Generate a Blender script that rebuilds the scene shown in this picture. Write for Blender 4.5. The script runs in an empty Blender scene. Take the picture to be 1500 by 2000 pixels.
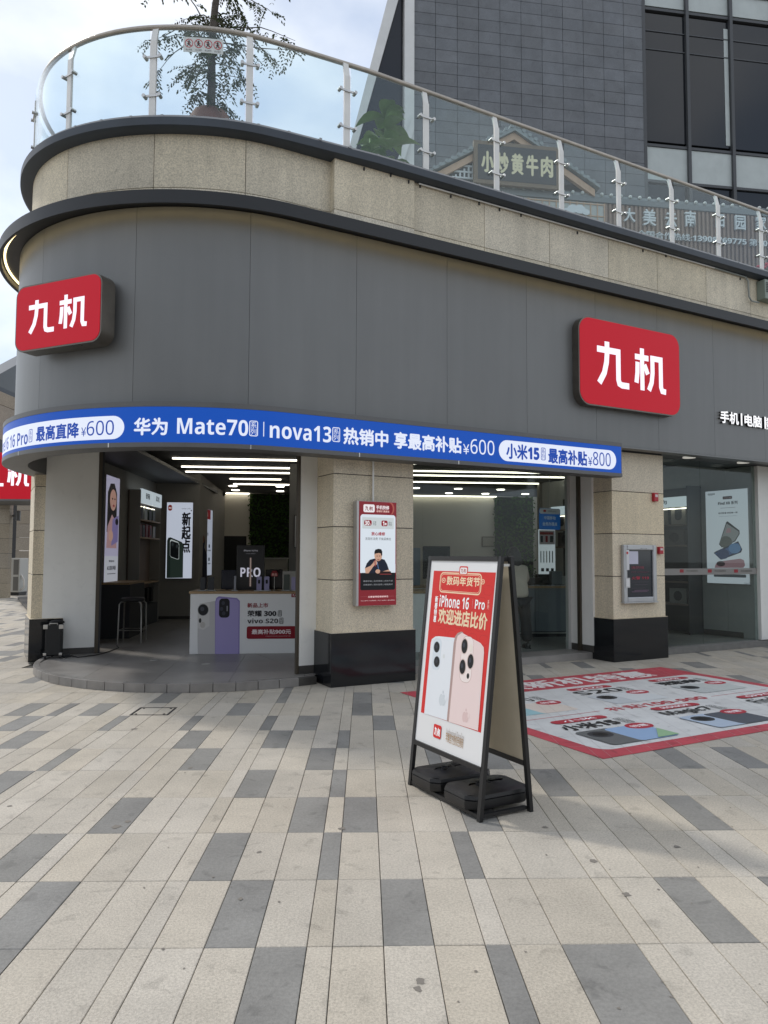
import bpy, math, random
from mathutils import Vector, Matrix
from mathutils.geometry import tessellate_polygon
random.seed(7)
R = math.radians
sc = bpy.context.scene
COL = sc.collection

# ------------------------------------------------------------------ camera
F_PX, PITCH, ROLL, EYE = 1447.2, .0592, .0041, 1.525
cam = bpy.data.cameras.new('camera')
cam.sensor_fit = 'VERTICAL'; cam.sensor_height = 36.0; cam.sensor_width = 27.0
cam.lens = F_PX / 2000 * 36.0
cam.clip_start = .05; cam.clip_end = 2000
camo = bpy.data.objects.new('camera', cam); COL.objects.link(camo)
camo.location = (0, 0, EYE)
camo.rotation_euler = (Matrix.Rotation(R(90) + PITCH, 3, 'X') @ Matrix.Rotation(ROLL, 3, 'Z')).to_euler()
sc.camera = camo

# ------------------------------------------------------------------ sky
SUN_AZ = Vector((-.84, .54, 0)).normalized(); SUN_EL = R(46)
w = bpy.data.worlds.new('World'); sc.world = w; w.use_nodes = True
nt = w.node_tree; N = nt.nodes; L = nt.links; N.clear()
out = N.new('ShaderNodeOutputWorld'); bg = N.new('ShaderNodeBackground')
sky = N.new('ShaderNodeTexSky'); sky.sky_type = 'NISHITA'; sky.sun_disc = False
sky.sun_elevation = SUN_EL; sky.sun_rotation = math.atan2(SUN_AZ.x, SUN_AZ.y) % (2 * math.pi)
sky.air_density = 1.0; sky.dust_density = 1.2; sky.ozone_density = 1.0
tc = N.new('ShaderNodeTexCoord'); mp = N.new('ShaderNodeMapping'); mp.inputs['Scale'].default_value = (1, 1, 1.9)
no = N.new('ShaderNodeTexNoise'); no.inputs['Scale'].default_value = 2.1; no.inputs['Detail'].default_value = 9; no.inputs['Roughness'].default_value = .55
cr = N.new('ShaderNodeValToRGB'); cr.color_ramp.elements[0].position = .38; cr.color_ramp.elements[0].color = (.55, .55, .55, 1)
cr.color_ramp.elements[1].position = .62; cr.color_ramp.elements[1].color = (.97, .97, .97, 1)
no2 = N.new('ShaderNodeTexNoise'); no2.inputs['Scale'].default_value = 4.3; no2.inputs['Detail'].default_value = 6
cr2 = N.new('ShaderNodeValToRGB'); cr2.color_ramp.elements[0].position = .36; cr2.color_ramp.elements[0].color = (3.7, 4.1, 4.7, 1)
cr2.color_ramp.elements[1].position = .62; cr2.color_ramp.elements[1].color = (6.0, 6.15, 6.3, 1)
mx = N.new('ShaderNodeMix'); mx.data_type = 'RGBA'
L.new(tc.outputs['Generated'], mp.inputs['Vector']); L.new(mp.outputs['Vector'], no.inputs['Vector']); L.new(mp.outputs['Vector'], no2.inputs['Vector'])
L.new(no.outputs['Fac'], cr.inputs['Fac']); L.new(no2.outputs['Fac'], cr2.inputs['Fac'])
L.new(cr.outputs['Color'], mx.inputs['Factor']); L.new(sky.outputs['Color'], mx.inputs['A']); L.new(cr2.outputs['Color'], mx.inputs['B'])
L.new(mx.outputs['Result'], bg.inputs['Color']); bg.inputs['Strength'].default_value = .15
L.new(bg.outputs['Background'], out.inputs['Surface'])

# ------------------------------------------------------------------ sun
sl = bpy.data.lights.new('sun', 'SUN'); sl.energy = 1.3; sl.angle = R(5); sl.color = (1.0, .95, .87)
slo = bpy.data.objects.new('sun', sl); COL.objects.link(slo)
sdir = SUN_AZ * math.cos(SUN_EL) + Vector((0, 0, math.sin(SUN_EL)))
slo.rotation_euler = sdir.to_track_quat('Z', 'Y').to_euler(); slo.location = sdir * 40

sc.view_settings.view_transform = 'Standard'; sc.view_settings.look = 'None'
sc.view_settings.exposure = 0.36; sc.view_settings.gamma = 1.0
sc.render.engine = 'CYCLES'
sc.cycles.use_denoising = True
sc.cycles.max_bounces = 8; sc.cycles.transparent_max_bounces = 16
sc.cycles.caustics_reflective = False; sc.cycles.caustics_refractive = False
sc.cycles.sample_clamp_indirect = 4.0

# ------------------------------------------------------------------ photo pixel -> direction, frames
def ray(px, py):
    dx, dy = px - 750, py - 1000
    c, s = math.cos(-ROLL), math.sin(-ROLL)
    u, v = dx * c - dy * s, dx * s + dy * c
    x, up = u / F_PX, -v / F_PX
    c, s = math.cos(PITCH), math.sin(PITCH)
    return Vector((x, c - up * s, s + up * c))
EYEV = Vector((0, 0, EYE))
def hit(px, py, P, Nn):
    r = ray(px, py); k = (P - EYEV).dot(Nn) / r.dot(Nn); return EYEV + r * k

class Frame:                                # a along, b inward, z up
    def __init__(s, ox, oy, ang):
        s.o = Vector((ox, oy, 0)); s.ang = ang
        s.t = Vector((math.cos(ang), math.sin(ang), 0)); s.n = Vector((-math.sin(ang), math.cos(ang), 0))
    def pt(s, a, b, z=0): return s.o + s.t * a + s.n * b + Vector((0, 0, z))
    def inv(s, p): q = p - s.o; return q.dot(s.t), q.dot(s.n), p.z
    def onb(s, px, py, b): q = s.inv(hit(px, py, s.pt(0, b), s.n)); return q[0], q[2]     # a, z
    def ona(s, px, py, a): q = s.inv(hit(px, py, s.pt(a, 0), s.t)); return q[1], q[2]     # b, z
    def onz(s, px, py, z): q = s.inv(hit(px, py, Vector((0, 0, z)), Vector((0, 0, 1)))); return q[0], q[1]
FA = Frame(-.5958, 8.6943, .4999)           # shop front
FI = Frame(0, 0, R(6))                      # shop interior
FB = Frame(0, 0, R(9))                      # buildings behind the terrace
FP = Frame(0, 0, R(1.46))                   # paving
FW = Frame(0, 0, 0)

# ------------------------------------------------------------------ materials
def lin(h):
    h = h.lstrip('#'); v = [int(h[i:i + 2], 16) / 255 for i in (0, 2, 4)]
    return tuple((x / 12.92 if x <= .04045 else ((x + .055) / 1.055) ** 2.4) for x in v) + (1,)
MATS = {}
def mat(name, col, rough=.6, metal=0, var=0, scale=8, bump=0, bscale=60, emit=0, ecol=None, spec=.5, detail=4, objvar=0, col2=None, speck=0, sscale=200, coat=0, dirt=0, streak=0):
    if name in MATS: return MATS[name]
    m = bpy.data.materials.new(name); m.use_nodes = True; MATS[name] = m
    nt = m.node_tree; N = nt.nodes; L = nt.links
    p = N['Principled BSDF']
    c = tuple(col) if len(col) == 4 else tuple(col) + (1,)
    p.inputs['Base Color'].default_value = c; p.inputs['Roughness'].default_value = rough
    p.inputs['Metallic'].default_value = metal; p.inputs['Specular IOR Level'].default_value = spec
    p.inputs['Coat Weight'].default_value = coat
    src = None
    geo = N.new('ShaderNodeNewGeometry')
    class tco: outputs = {'Object': geo.outputs['Position']}
    if var:
        n = N.new('ShaderNodeTexNoise'); n.inputs['Scale'].default_value = scale; n.inputs['Detail'].default_value = detail; n.inputs['Roughness'].default_value = .6
        L.new(tco.outputs['Object'], n.inputs['Vector'])
        r = N.new('ShaderNodeValToRGB'); r.color_ramp.elements[0].position = .28; r.color_ramp.elements[1].position = .75
        lo = tuple(x * (1 - var) for x in c[:3]) + (1,); hi = tuple(min(1, x * (1 + var)) for x in c[:3]) + (1,)
        if col2: hi = tuple(col2[:3]) + (1,); lo = c
        r.color_ramp.elements[0].color = lo; r.color_ramp.elements[1].color = hi
        L.new(n.outputs['Fac'], r.inputs['Fac']); src = r.outputs['Color']
        rr = N.new('ShaderNodeMapRange'); rr.inputs['To Min'].default_value = max(.02, rough - .08); rr.inputs['To Max'].default_value = min(1, rough + .1)
        L.new(n.outputs['Fac'], rr.inputs['Value']); L.new(rr.outputs['Result'], p.inputs['Roughness'])
    if speck:
        n2 = N.new('ShaderNodeTexNoise'); n2.inputs['Scale'].default_value = sscale; n2.inputs['Detail'].default_value = 2.5; n2.inputs['Roughness'].default_value = .7
        L.new(tco.outputs['Object'], n2.inputs['Vector'])
        r2 = N.new('ShaderNodeValToRGB'); r2.color_ramp.elements[0].position = .34; r2.color_ramp.elements[1].position = .62
        r2.color_ramp.elements[0].color = (1 - speck,) * 3 + (1,); r2.color_ramp.elements[1].color = (1 + speck * .55,) * 3 + (1,)
        L.new(n2.outputs['Fac'], r2.inputs['Fac'])
        mm = N.new('ShaderNodeMix'); mm.data_type = 'RGBA'; mm.blend_type = 'MULTIPLY'; mm.inputs['Factor'].default_value = 1
        if src: L.new(src, mm.inputs['A'])
        else: mm.inputs['A'].default_value = c
        L.new(r2.outputs['Color'], mm.inputs['B']); src = mm.outputs['Result']
    if objvar:
        oi = N.new('ShaderNodeObjectInfo'); at = N.new('ShaderNodeAttribute'); at.attribute_name = 'var'
        ad = N.new('ShaderNodeMath'); ad.operation = 'ADD'; L.new(oi.outputs['Random'], ad.inputs[0]); L.new(at.outputs['Fac'], ad.inputs[1])
        fr = N.new('ShaderNodeMath'); fr.operation = 'FRACT'; L.new(ad.outputs[0], fr.inputs[0])
        mr = N.new('ShaderNodeMapRange'); mr.inputs['To Min'].default_value = 1 - objvar; mr.inputs['To Max'].default_value = 1 + objvar * .7
        L.new(fr.outputs[0], mr.inputs['Value'])
        hs = N.new('ShaderNodeHueSaturation'); L.new(mr.outputs['Result'], hs.inputs['Value'])
        hm = N.new('ShaderNodeMapRange'); hm.inputs['To Min'].default_value = .86; hm.inputs['To Max'].default_value = 1.12
        f2 = N.new('ShaderNodeMath'); f2.operation = 'MULTIPLY'; f2.inputs[1].default_value = 7.31; L.new(fr.outputs[0], f2.inputs[0])
        f3 = N.new('ShaderNodeMath'); f3.operation = 'FRACT'; L.new(f2.outputs[0], f3.inputs[0]); L.new(f3.outputs[0], hm.inputs['Value'])
        L.new(hm.outputs['Result'], hs.inputs['Saturation'])
        if src: L.new(src, hs.inputs['Color'])
        else: hs.inputs['Color'].default_value = c
        src = hs.outputs['Color']
    def mul(sock, lo, hi, p0, p1):
        nonlocal src
        r = N.new('ShaderNodeValToRGB'); r.color_ramp.elements[0].position = p0; r.color_ramp.elements[1].position = p1
        r.color_ramp.elements[0].color = (lo,) * 3 + (1,); r.color_ramp.elements[1].color = (hi,) * 3 + (1,); L.new(sock, r.inputs['Fac'])
        q = N.new('ShaderNodeMix'); q.data_type = 'RGBA'; q.blend_type = 'MULTIPLY'; q.inputs['Factor'].default_value = 1
        if src: L.new(src, q.inputs['A'])
        else: q.inputs['A'].default_value = c
        L.new(r.outputs['Color'], q.inputs['B']); src = q.outputs['Result']
    if dirt:
        d1 = N.new('ShaderNodeTexNoise'); d1.inputs['Scale'].default_value = .9; d1.inputs['Detail'].default_value = 8; d1.inputs['Roughness'].default_value = .65
        L.new(geo.outputs['Position'], d1.inputs['Vector']); mul(d1.outputs['Fac'], 1 - dirt, 1 + dirt * .4, .3, .65)
        d2 = N.new('ShaderNodeTexNoise'); d2.inputs['Scale'].default_value = 9; d2.inputs['Detail'].default_value = 3; d2.inputs['Distortion'].default_value = .6
        L.new(geo.outputs['Position'], d2.inputs['Vector']); mul(d2.outputs['Fac'], 1 - dirt * 1.3, 1.0, .30, .40)
    if streak:
        mpn = N.new('ShaderNodeMapping'); mpn.inputs['Scale'].default_value = (7, 7, .5); L.new(geo.outputs['Position'], mpn.inputs['Vector'])
        d3 = N.new('ShaderNodeTexNoise'); d3.inputs['Scale'].default_value = 1.0; d3.inputs['Detail'].default_value = 5; L.new(mpn.outputs['Vector'], d3.inputs['Vector']); mul(d3.outputs['Fac'], 1 - streak, 1 + streak * .5, .35, .7)
    if src: L.new(src, p.inputs['Base Color'])
    if bump:
        nb = N.new('ShaderNodeTexNoise'); nb.inputs['Scale'].default_value = bscale; nb.inputs['Detail'].default_value = 3
        L.new(tco.outputs['Object'], nb.inputs['Vector'])
        b = N.new('ShaderNodeBump'); b.inputs['Strength'].default_value = bump; b.inputs['Distance'].default_value = .01
        L.new(nb.outputs['Fac'], b.inputs['Height']); L.new(b.outputs['Normal'], p.inputs['Normal'])
    if emit:
        p.inputs['Emission Strength'].default_value = emit
        p.inputs['Emission Color'].default_value = (tuple(ecol) + (1,))[:4] if ecol else c
    return m
def pm(hexc, e=0, rough=.45):               # printed ink (e: backlit)
    c = lin(hexc); k = 1 if not e else .35
    return mat('print_%s_%s' % (hexc.strip('#'), e), tuple(x * k for x in c[:3]), rough, emit=e, ecol=c[:3], spec=.3)
def glass(name, tint=(.92, .97, .96), ior=1.5, rough=.0, film=0):
    if name in MATS: return MATS[name]
    m = bpy.data.materials.new(name); m.use_nodes = True; MATS[name] = m
    nt = m.node_tree; N = nt.nodes; L = nt.links; N.clear()
    o = N.new('ShaderNodeOutputMaterial'); t = N.new('ShaderNodeBsdfTransparent'); g = N.new('ShaderNodeBsdfGlossy'); mxs = N.new('ShaderNodeMixShader')
    t.inputs['Color'].default_value = tint + (1,); g.inputs['Roughness'].default_value = rough; g.inputs['Color'].default_value = (.95, .98, 1, 1)
    lw = N.new('ShaderNodeLayerWeight'); lw.inputs['Blend'].default_value = .5
    pw = N.new('ShaderNodeMath'); pw.operation = 'POWER'; pw.inputs[1].default_value = 5; L.new(lw.outputs['Facing'], pw.inputs[0])
    f0 = ((ior - 1) / (ior + 1)) ** 2
    fr = N.new('ShaderNodeMath'); fr.operation = 'MULTIPLY_ADD'; fr.inputs[1].default_value = 1 - f0; fr.inputs[2].default_value = f0; L.new(pw.outputs[0], fr.inputs[0])
    L.new(fr.outputs[0], mxs.inputs['Fac']); L.new(t.outputs[0], mxs.inputs[1]); L.new(g.outputs[0], mxs.inputs[2])
    if film:
        d = N.new('ShaderNodeBsdfDiffuse'); d.inputs['Color'].default_value = (.75, .82, .82, 1)
        nz = N.new('ShaderNodeTexNoise'); nz.inputs['Scale'].default_value = 2.2; nz.inputs['Detail'].default_value = 5
        tcn = N.new('ShaderNodeTexCoord'); L.new(tcn.outputs['Object'], nz.inputs['Vector'])
        mr = N.new('ShaderNodeMapRange'); mr.inputs['To Min'].default_value = film * .5; mr.inputs['To Max'].default_value = film * 1.5; L.new(nz.outputs['Fac'], mr.inputs['Value'])
        m2 = N.new('ShaderNodeMixShader'); L.new(mr.outputs['Result'], m2.inputs['Fac'])
        L.new(mxs.outputs[0], m2.inputs[1]); L.new(d.outputs[0], m2.inputs[2]); L.new(m2.outputs[0], o.inputs['Surface'])
    else: L.new(mxs.outputs[0], o.inputs['Surface'])
    return m

M_pave = mat('paving_light_granite', (.50, .452, .378), .8, var=.08, scale=3.2, bump=.35, bscale=180, objvar=.09, speck=.20, sscale=95, detail=6, dirt=.14)
M_paved = mat('paving_dark_stone', (.235, .228, .212), .75, var=.16, scale=2.6, bump=.25, bscale=120, objvar=.12, dirt=.16, speck=.12, sscale=60, detail=7)
M_bed = mat('joint_bed', (.075, .07, .062), .95, var=.2)
M_gran = mat('yellow_granite', (.70, .61, .455), .72, streak=.08, dirt=.05, var=.07, scale=1.3, bump=.15, bscale=150, speck=.27, sscale=72, objvar=.07)
M_graye = mat('parapet_granite', (.70, .625, .485), .75, streak=.08, dirt=.08, var=.10, scale=.9, bump=.15, bscale=150, speck=.28, sscale=62, objvar=.1, detail=7)
M_black = mat('black_polished_granite', (.010, .011, .013), .09, var=.25, scale=30, spec=.5)
M_fas = mat('grey_aluminium_panel', (.178, .181, .179), .40, metal=.25, var=.07, scale=.7, streak=.04, objvar=.025, bump=.05, bscale=1.1)
M_fasb = mat('dark_backing', (.03, .03, .032), .8)
M_corn = mat('black_cornice', (.012, .013, .015), .45, var=.3, scale=2)
M_cop = mat('slate_blue_coping', (.040, .050, .064), .5, var=.25, scale=1.5)
M_frame = mat('banner_frame_grey', (.13, .13, .13), .45, metal=.3, var=.08, scale=2)
M_steel = mat('brushed_steel', (.55, .54, .52), .3, metal=.9, var=.12, scale=12)
M_rail = mat('handrail_steel', (.42, .38, .33), .38, metal=.75, var=.15, scale=4)
M_post = mat('white_post', (.78, .77, .74), .4, var=.07, scale=3)
M_white = mat('white_paint', (.86, .85, .81), .7, streak=.02, dirt=.03, var=.06, scale=1.1, bump=.05, bscale=40)
M_bronze = mat('bronze_frame', (.085, .07, .052), .4, metal=.5)
M_dark = mat('dark_metal', (.018, .018, .02), .45)
M_skirt = mat('dark_skirting', (.06, .055, .05), .5, var=.2)
M_floor = mat('shop_floor_tile', (.25, .235, .22), .36, var=.25, scale=2.5, objvar=.08, bump=.03, bscale=10)
M_iwall = mat('interior_wall', (.60, .57, .50), .8, var=.05, scale=1)
M_iwalld = mat('interior_wall_grey', (.33, .315, .29), .8, var=.06, scale=1)
M_ceil = mat('interior_ceiling', (.25, .25, .25), .8, var=.05, scale=1)
M_wood = mat('counter_wood', (.36, .24, .13), .5, var=.2, scale=6)
M_glass = glass('clear_glass')
M_win = glass('shop_glass', (.86, .90, .885), 1.3)
M_rglass = glass('railing_glass', (.90, .955, .955), 1.45, film=.004)
M_gedge = mat('glass_edge', (.25, .42, .40), .2)
M_led = mat('warm_led', (.9, .8, .5), .5, emit=2.4, ecol=(1, .78, .40))
M_strip = mat('strip_light', (.9, .88, .8), .5, emit=3.2, ecol=(1, .92, .76))
M_down = mat('downlight', (.9, .88, .8), .5, emit=4.0, ecol=(1, .93, .8))
M_blackp = mat('black_plastic', (.014, .014, .015), .42, var=.3, scale=9)
M_red = mat('red_plastic', lin('#b02030'), .4)

# ------------------------------------------------------------------ mesh builder
class MB:
    def __init__(s): s.v = []; s.f = []; s.fm = []; s.mats = []
    def mi(s, m):
        if m not in s.mats: s.mats.append(m)
        return s.mats.index(m)
    def add(s, vs, fs, m):
        k = len(s.v); s.v += [tuple(v) for v in vs]; i = s.mi(m)
        for f in fs: s.f.append(tuple(k + j for j in f)); s.fm.append(i)
        return s
    def box(s, x0, x1, y0, y1, z0, z1, m, c=0):
        x0, x1 = min(x0, x1), max(x0, x1); y0, y1 = min(y0, y1), max(y0, y1); z0, z1 = min(z0, z1), max(z0, z1)
        if c:                                            # chamfered vertical + top edges
            lo = [(x0, y0), (x1, y0), (x1, y1), (x0, y1)]; hi = [(x0 + c, y0 + c), (x1 - c, y0 + c), (x1 - c, y1 - c), (x0 + c, y1 - c)]
            v = [(a, b, z0) for a, b in lo] + [(a, b, z1 - c) for a, b in lo] + [(a, b, z1) for a, b in hi]
            f = [(3, 2, 1, 0), (8, 9, 10, 11)]
            for i in range(4):
                j = (i + 1) % 4; f += [(i, j, 4 + j, 4 + i), (4 + i, 4 + j, 8 + j, 8 + i)]
            return s.add(v, f, m)
        v = [(x0, y0, z0), (x1, y0, z0), (x1, y1, z0), (x0, y1, z0), (x0, y0, z1), (x1, y0, z1), (x1, y1, z1), (x0, y1, z1)]
        return s.add(v, [(3, 2, 1, 0), (4, 5, 6, 7), (0, 1, 5, 4), (1, 2, 6, 5), (2, 3, 7, 6), (3, 0, 4, 7)], m)
    def prism(s, poly, h0, h1, m, F=None):
        F = F or (lambda x, y, h: (x, y, h)); n = len(poly)
        v = [F(x, y, h0) for x, y in poly] + [F(x, y, h1) for x, y in poly]
        f = [tuple(range(n))[::-1], tuple(range(n, 2 * n))] + [(i, (i + 1) % n, n + (i + 1) % n, n + i) for i in range(n)]
        return s.add(v, f, m)
    def bar(s, p0, p1, w, d, m, up=(0, 0, 1)):           # rectangular bar
        p0, p1 = Vector(p0), Vector(p1); t = (p1 - p0).normalized(); u = Vector(up)
        if abs(t.dot(u)) > .98: u = Vector((0, 1, 0))
        x = t.cross(u).normalized(); y = x.cross(t).normalized()
        c = [x * a * w / 2 + y * b * d / 2 for a, b in ((-1, -1), (1, -1), (1, 1), (-1, 1))]
        v = [p0 + k for k in c] + [p1 + k for k in c]
        return s.add(v, [(3, 2, 1, 0), (4, 5, 6, 7), (0, 1, 5, 4), (1, 2, 6, 5), (2, 3, 7, 6), (3, 0, 4, 7)], m)
    def tube(s, path, r, m, n=8, caps=True):
        path = [Vector(p) for p in path]; rs = r if isinstance(r, (list, tuple)) else [r] * len(path)
        k = len(path); vs = []; px = None
        for i, p in enumerate(path):
            t = (path[min(i + 1, k - 1)] - path[max(i - 1, 0)]).normalized()
            if px is None: px = t.orthogonal().normalized()
            x = (px - t * px.dot(t)).normalized(); px = x; y = t.cross(x)
            for j in range(n):
                a = 2 * math.pi * j / n; vs.append(p + (x * math.cos(a) + y * math.sin(a)) * rs[i])
        fs = [(i * n + j, i * n + (j + 1) % n, (i + 1) * n + (j + 1) % n, (i + 1) * n + j) for i in range(k - 1) for j in range(n)]
        if caps: fs += [tuple(range(n))[::-1], tuple((k - 1) * n + j for j in range(n))]
        return s.add(vs, fs, m)
    def lathe(s, prof, m, c=(0, 0, 0), n=20):
        vs = [(c[0] + r * math.cos(2 * math.pi * j / n), c[1] + r * math.sin(2 * math.pi * j / n), c[2] + z) for r, z in prof for j in range(n)]
        k = len(prof); fs = [(i * n + j, i * n + (j + 1) % n, (i + 1) * n + (j + 1) % n, (i + 1) * n + j) for i in range(k - 1) for j in range(n)]
        fs += [tuple(range(n))[::-1], tuple((k - 1) * n + j for j in range(n))]
        return s.add(vs, fs, m)
    def ell(s, c, rx, ry, rz, m, n=14, k=9):
        prof = [(math.sin(math.pi * i / k), -math.cos(math.pi * i / k)) for i in range(k + 1)]; prof[0] = (.01, -1); prof[-1] = (.01, 1)
        vs = [(c[0] + rx * r * math.cos(2 * math.pi * j / n), c[1] + ry * r * math.sin(2 * math.pi * j / n), c[2] + rz * z) for r, z in prof for j in range(n)]
        fs = [(i * n + j, i * n + (j + 1) % n, (i + 1) * n + (j + 1) % n, (i + 1) * n + j) for i in range(k) for j in range(n)]
        return s.add(vs, fs, m)
    def build(s, name, parent=None, smooth=0, bevel=0):
        me = bpy.data.meshes.new(name); me.from_pydata(s.v, [], s.f)
        for m in s.mats: me.materials.append(m)
        me.polygons.foreach_set('material_index', s.fm); me.update()
        if smooth:
            me.polygons.foreach_set('use_smooth', [True] * len(s.f)); me.set_sharp_from_angle(angle=R(smooth))
        o = bpy.data.objects.new(name, me); COL.objects.link(o)
        if parent is not None: o.parent = parent
        if bevel:
            b = o.modifiers.new('bevel', 'BEVEL'); b.width = bevel; b.segments = 2; b.limit_method = 'ANGLE'; b.angle_limit = R(40)
        return o
def tag(o, label=None, cat=None, group=None, kind=None):
    if label: o['label'] = label
    if cat: o['category'] = cat
    if group: o['group'] = group
    if kind: o['kind'] = kind
    return o
def T(name, label, cat, fr, a=0, b=0, z=0, rot=0, group=None):
    o = bpy.data.objects.new(name, None); COL.objects.link(o); o.empty_display_size = .2
    o.matrix_world = Matrix.Translation(fr.pt(a, b, z)) @ Matrix.Rotation(fr.ang + rot, 4, 'Z')
    o.location = fr.pt(a, b, z); o.rotation_euler = (0, 0, fr.ang + rot)
    return tag(o, label, cat, group)
def copytree(o, parent=None):
    c = o.copy(); COL.objects.link(c); c.parent = parent
    for ch in list(o.children): copytree(ch, c)
    return c
def mw(o):
    m = Matrix.Translation(o.location) @ o.rotation_euler.to_matrix().to_4x4()
    return (mw(o.parent) @ m) if o.parent else m

# ------------------------------------------------------------------ lettering and flat print
_tc = {}
def uni(body, bold):
    A0, a0, d0 = (0x1D5D4, 0x1D5EE, 0x1D7EC) if bold else (0x1D5A0, 0x1D5BA, 0x1D7E2)
    return ''.join(chr(A0 + ord(c) - 65) if 'A' <= c <= 'Z' else chr(a0 + ord(c) - 97) if 'a' <= c <= 'z' else chr(d0 + ord(c) - 48) if '0' <= c <= '9' else c for c in body)
def cjk(body): return any(ord(c) > 0x2E80 for c in body)
def textmesh(body, bold, sp=1.0):
    k = (body, bold, sp)
    if k in _tc: return _tc[k]
    c = bpy.data.curves.new('t', 'FONT'); c.body = uni(body, bold); c.size = 1; c.resolution_u = 3; c.space_character = sp; c.space_line = .95; c.align_x = 'CENTER'
    o = bpy.data.objects.new('t', c); COL.objects.link(o); bpy.context.view_layer.update()
    me = bpy.data.meshes.new_from_object(o.evaluated_get(bpy.context.evaluated_depsgraph_get()))
    v = [(p.co.x, p.co.y) for p in me.vertices]; f = [tuple(p.vertices) for p in me.polygons]
    bpy.data.objects.remove(o); bpy.data.curves.remove(c); bpy.data.meshes.remove(me)
    x0, x1 = min(p[0] for p in v), max(p[0] for p in v); y0, y1 = min(p[1] for p in v), max(p[1] for p in v)
    v = [((p[0] - x0) / (x1 - x0), (p[1] - y0) / (y1 - y0)) for p in v]
    _tc[k] = (v, f, (x1 - x0) / (y1 - y0)); return _tc[k]

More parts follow.
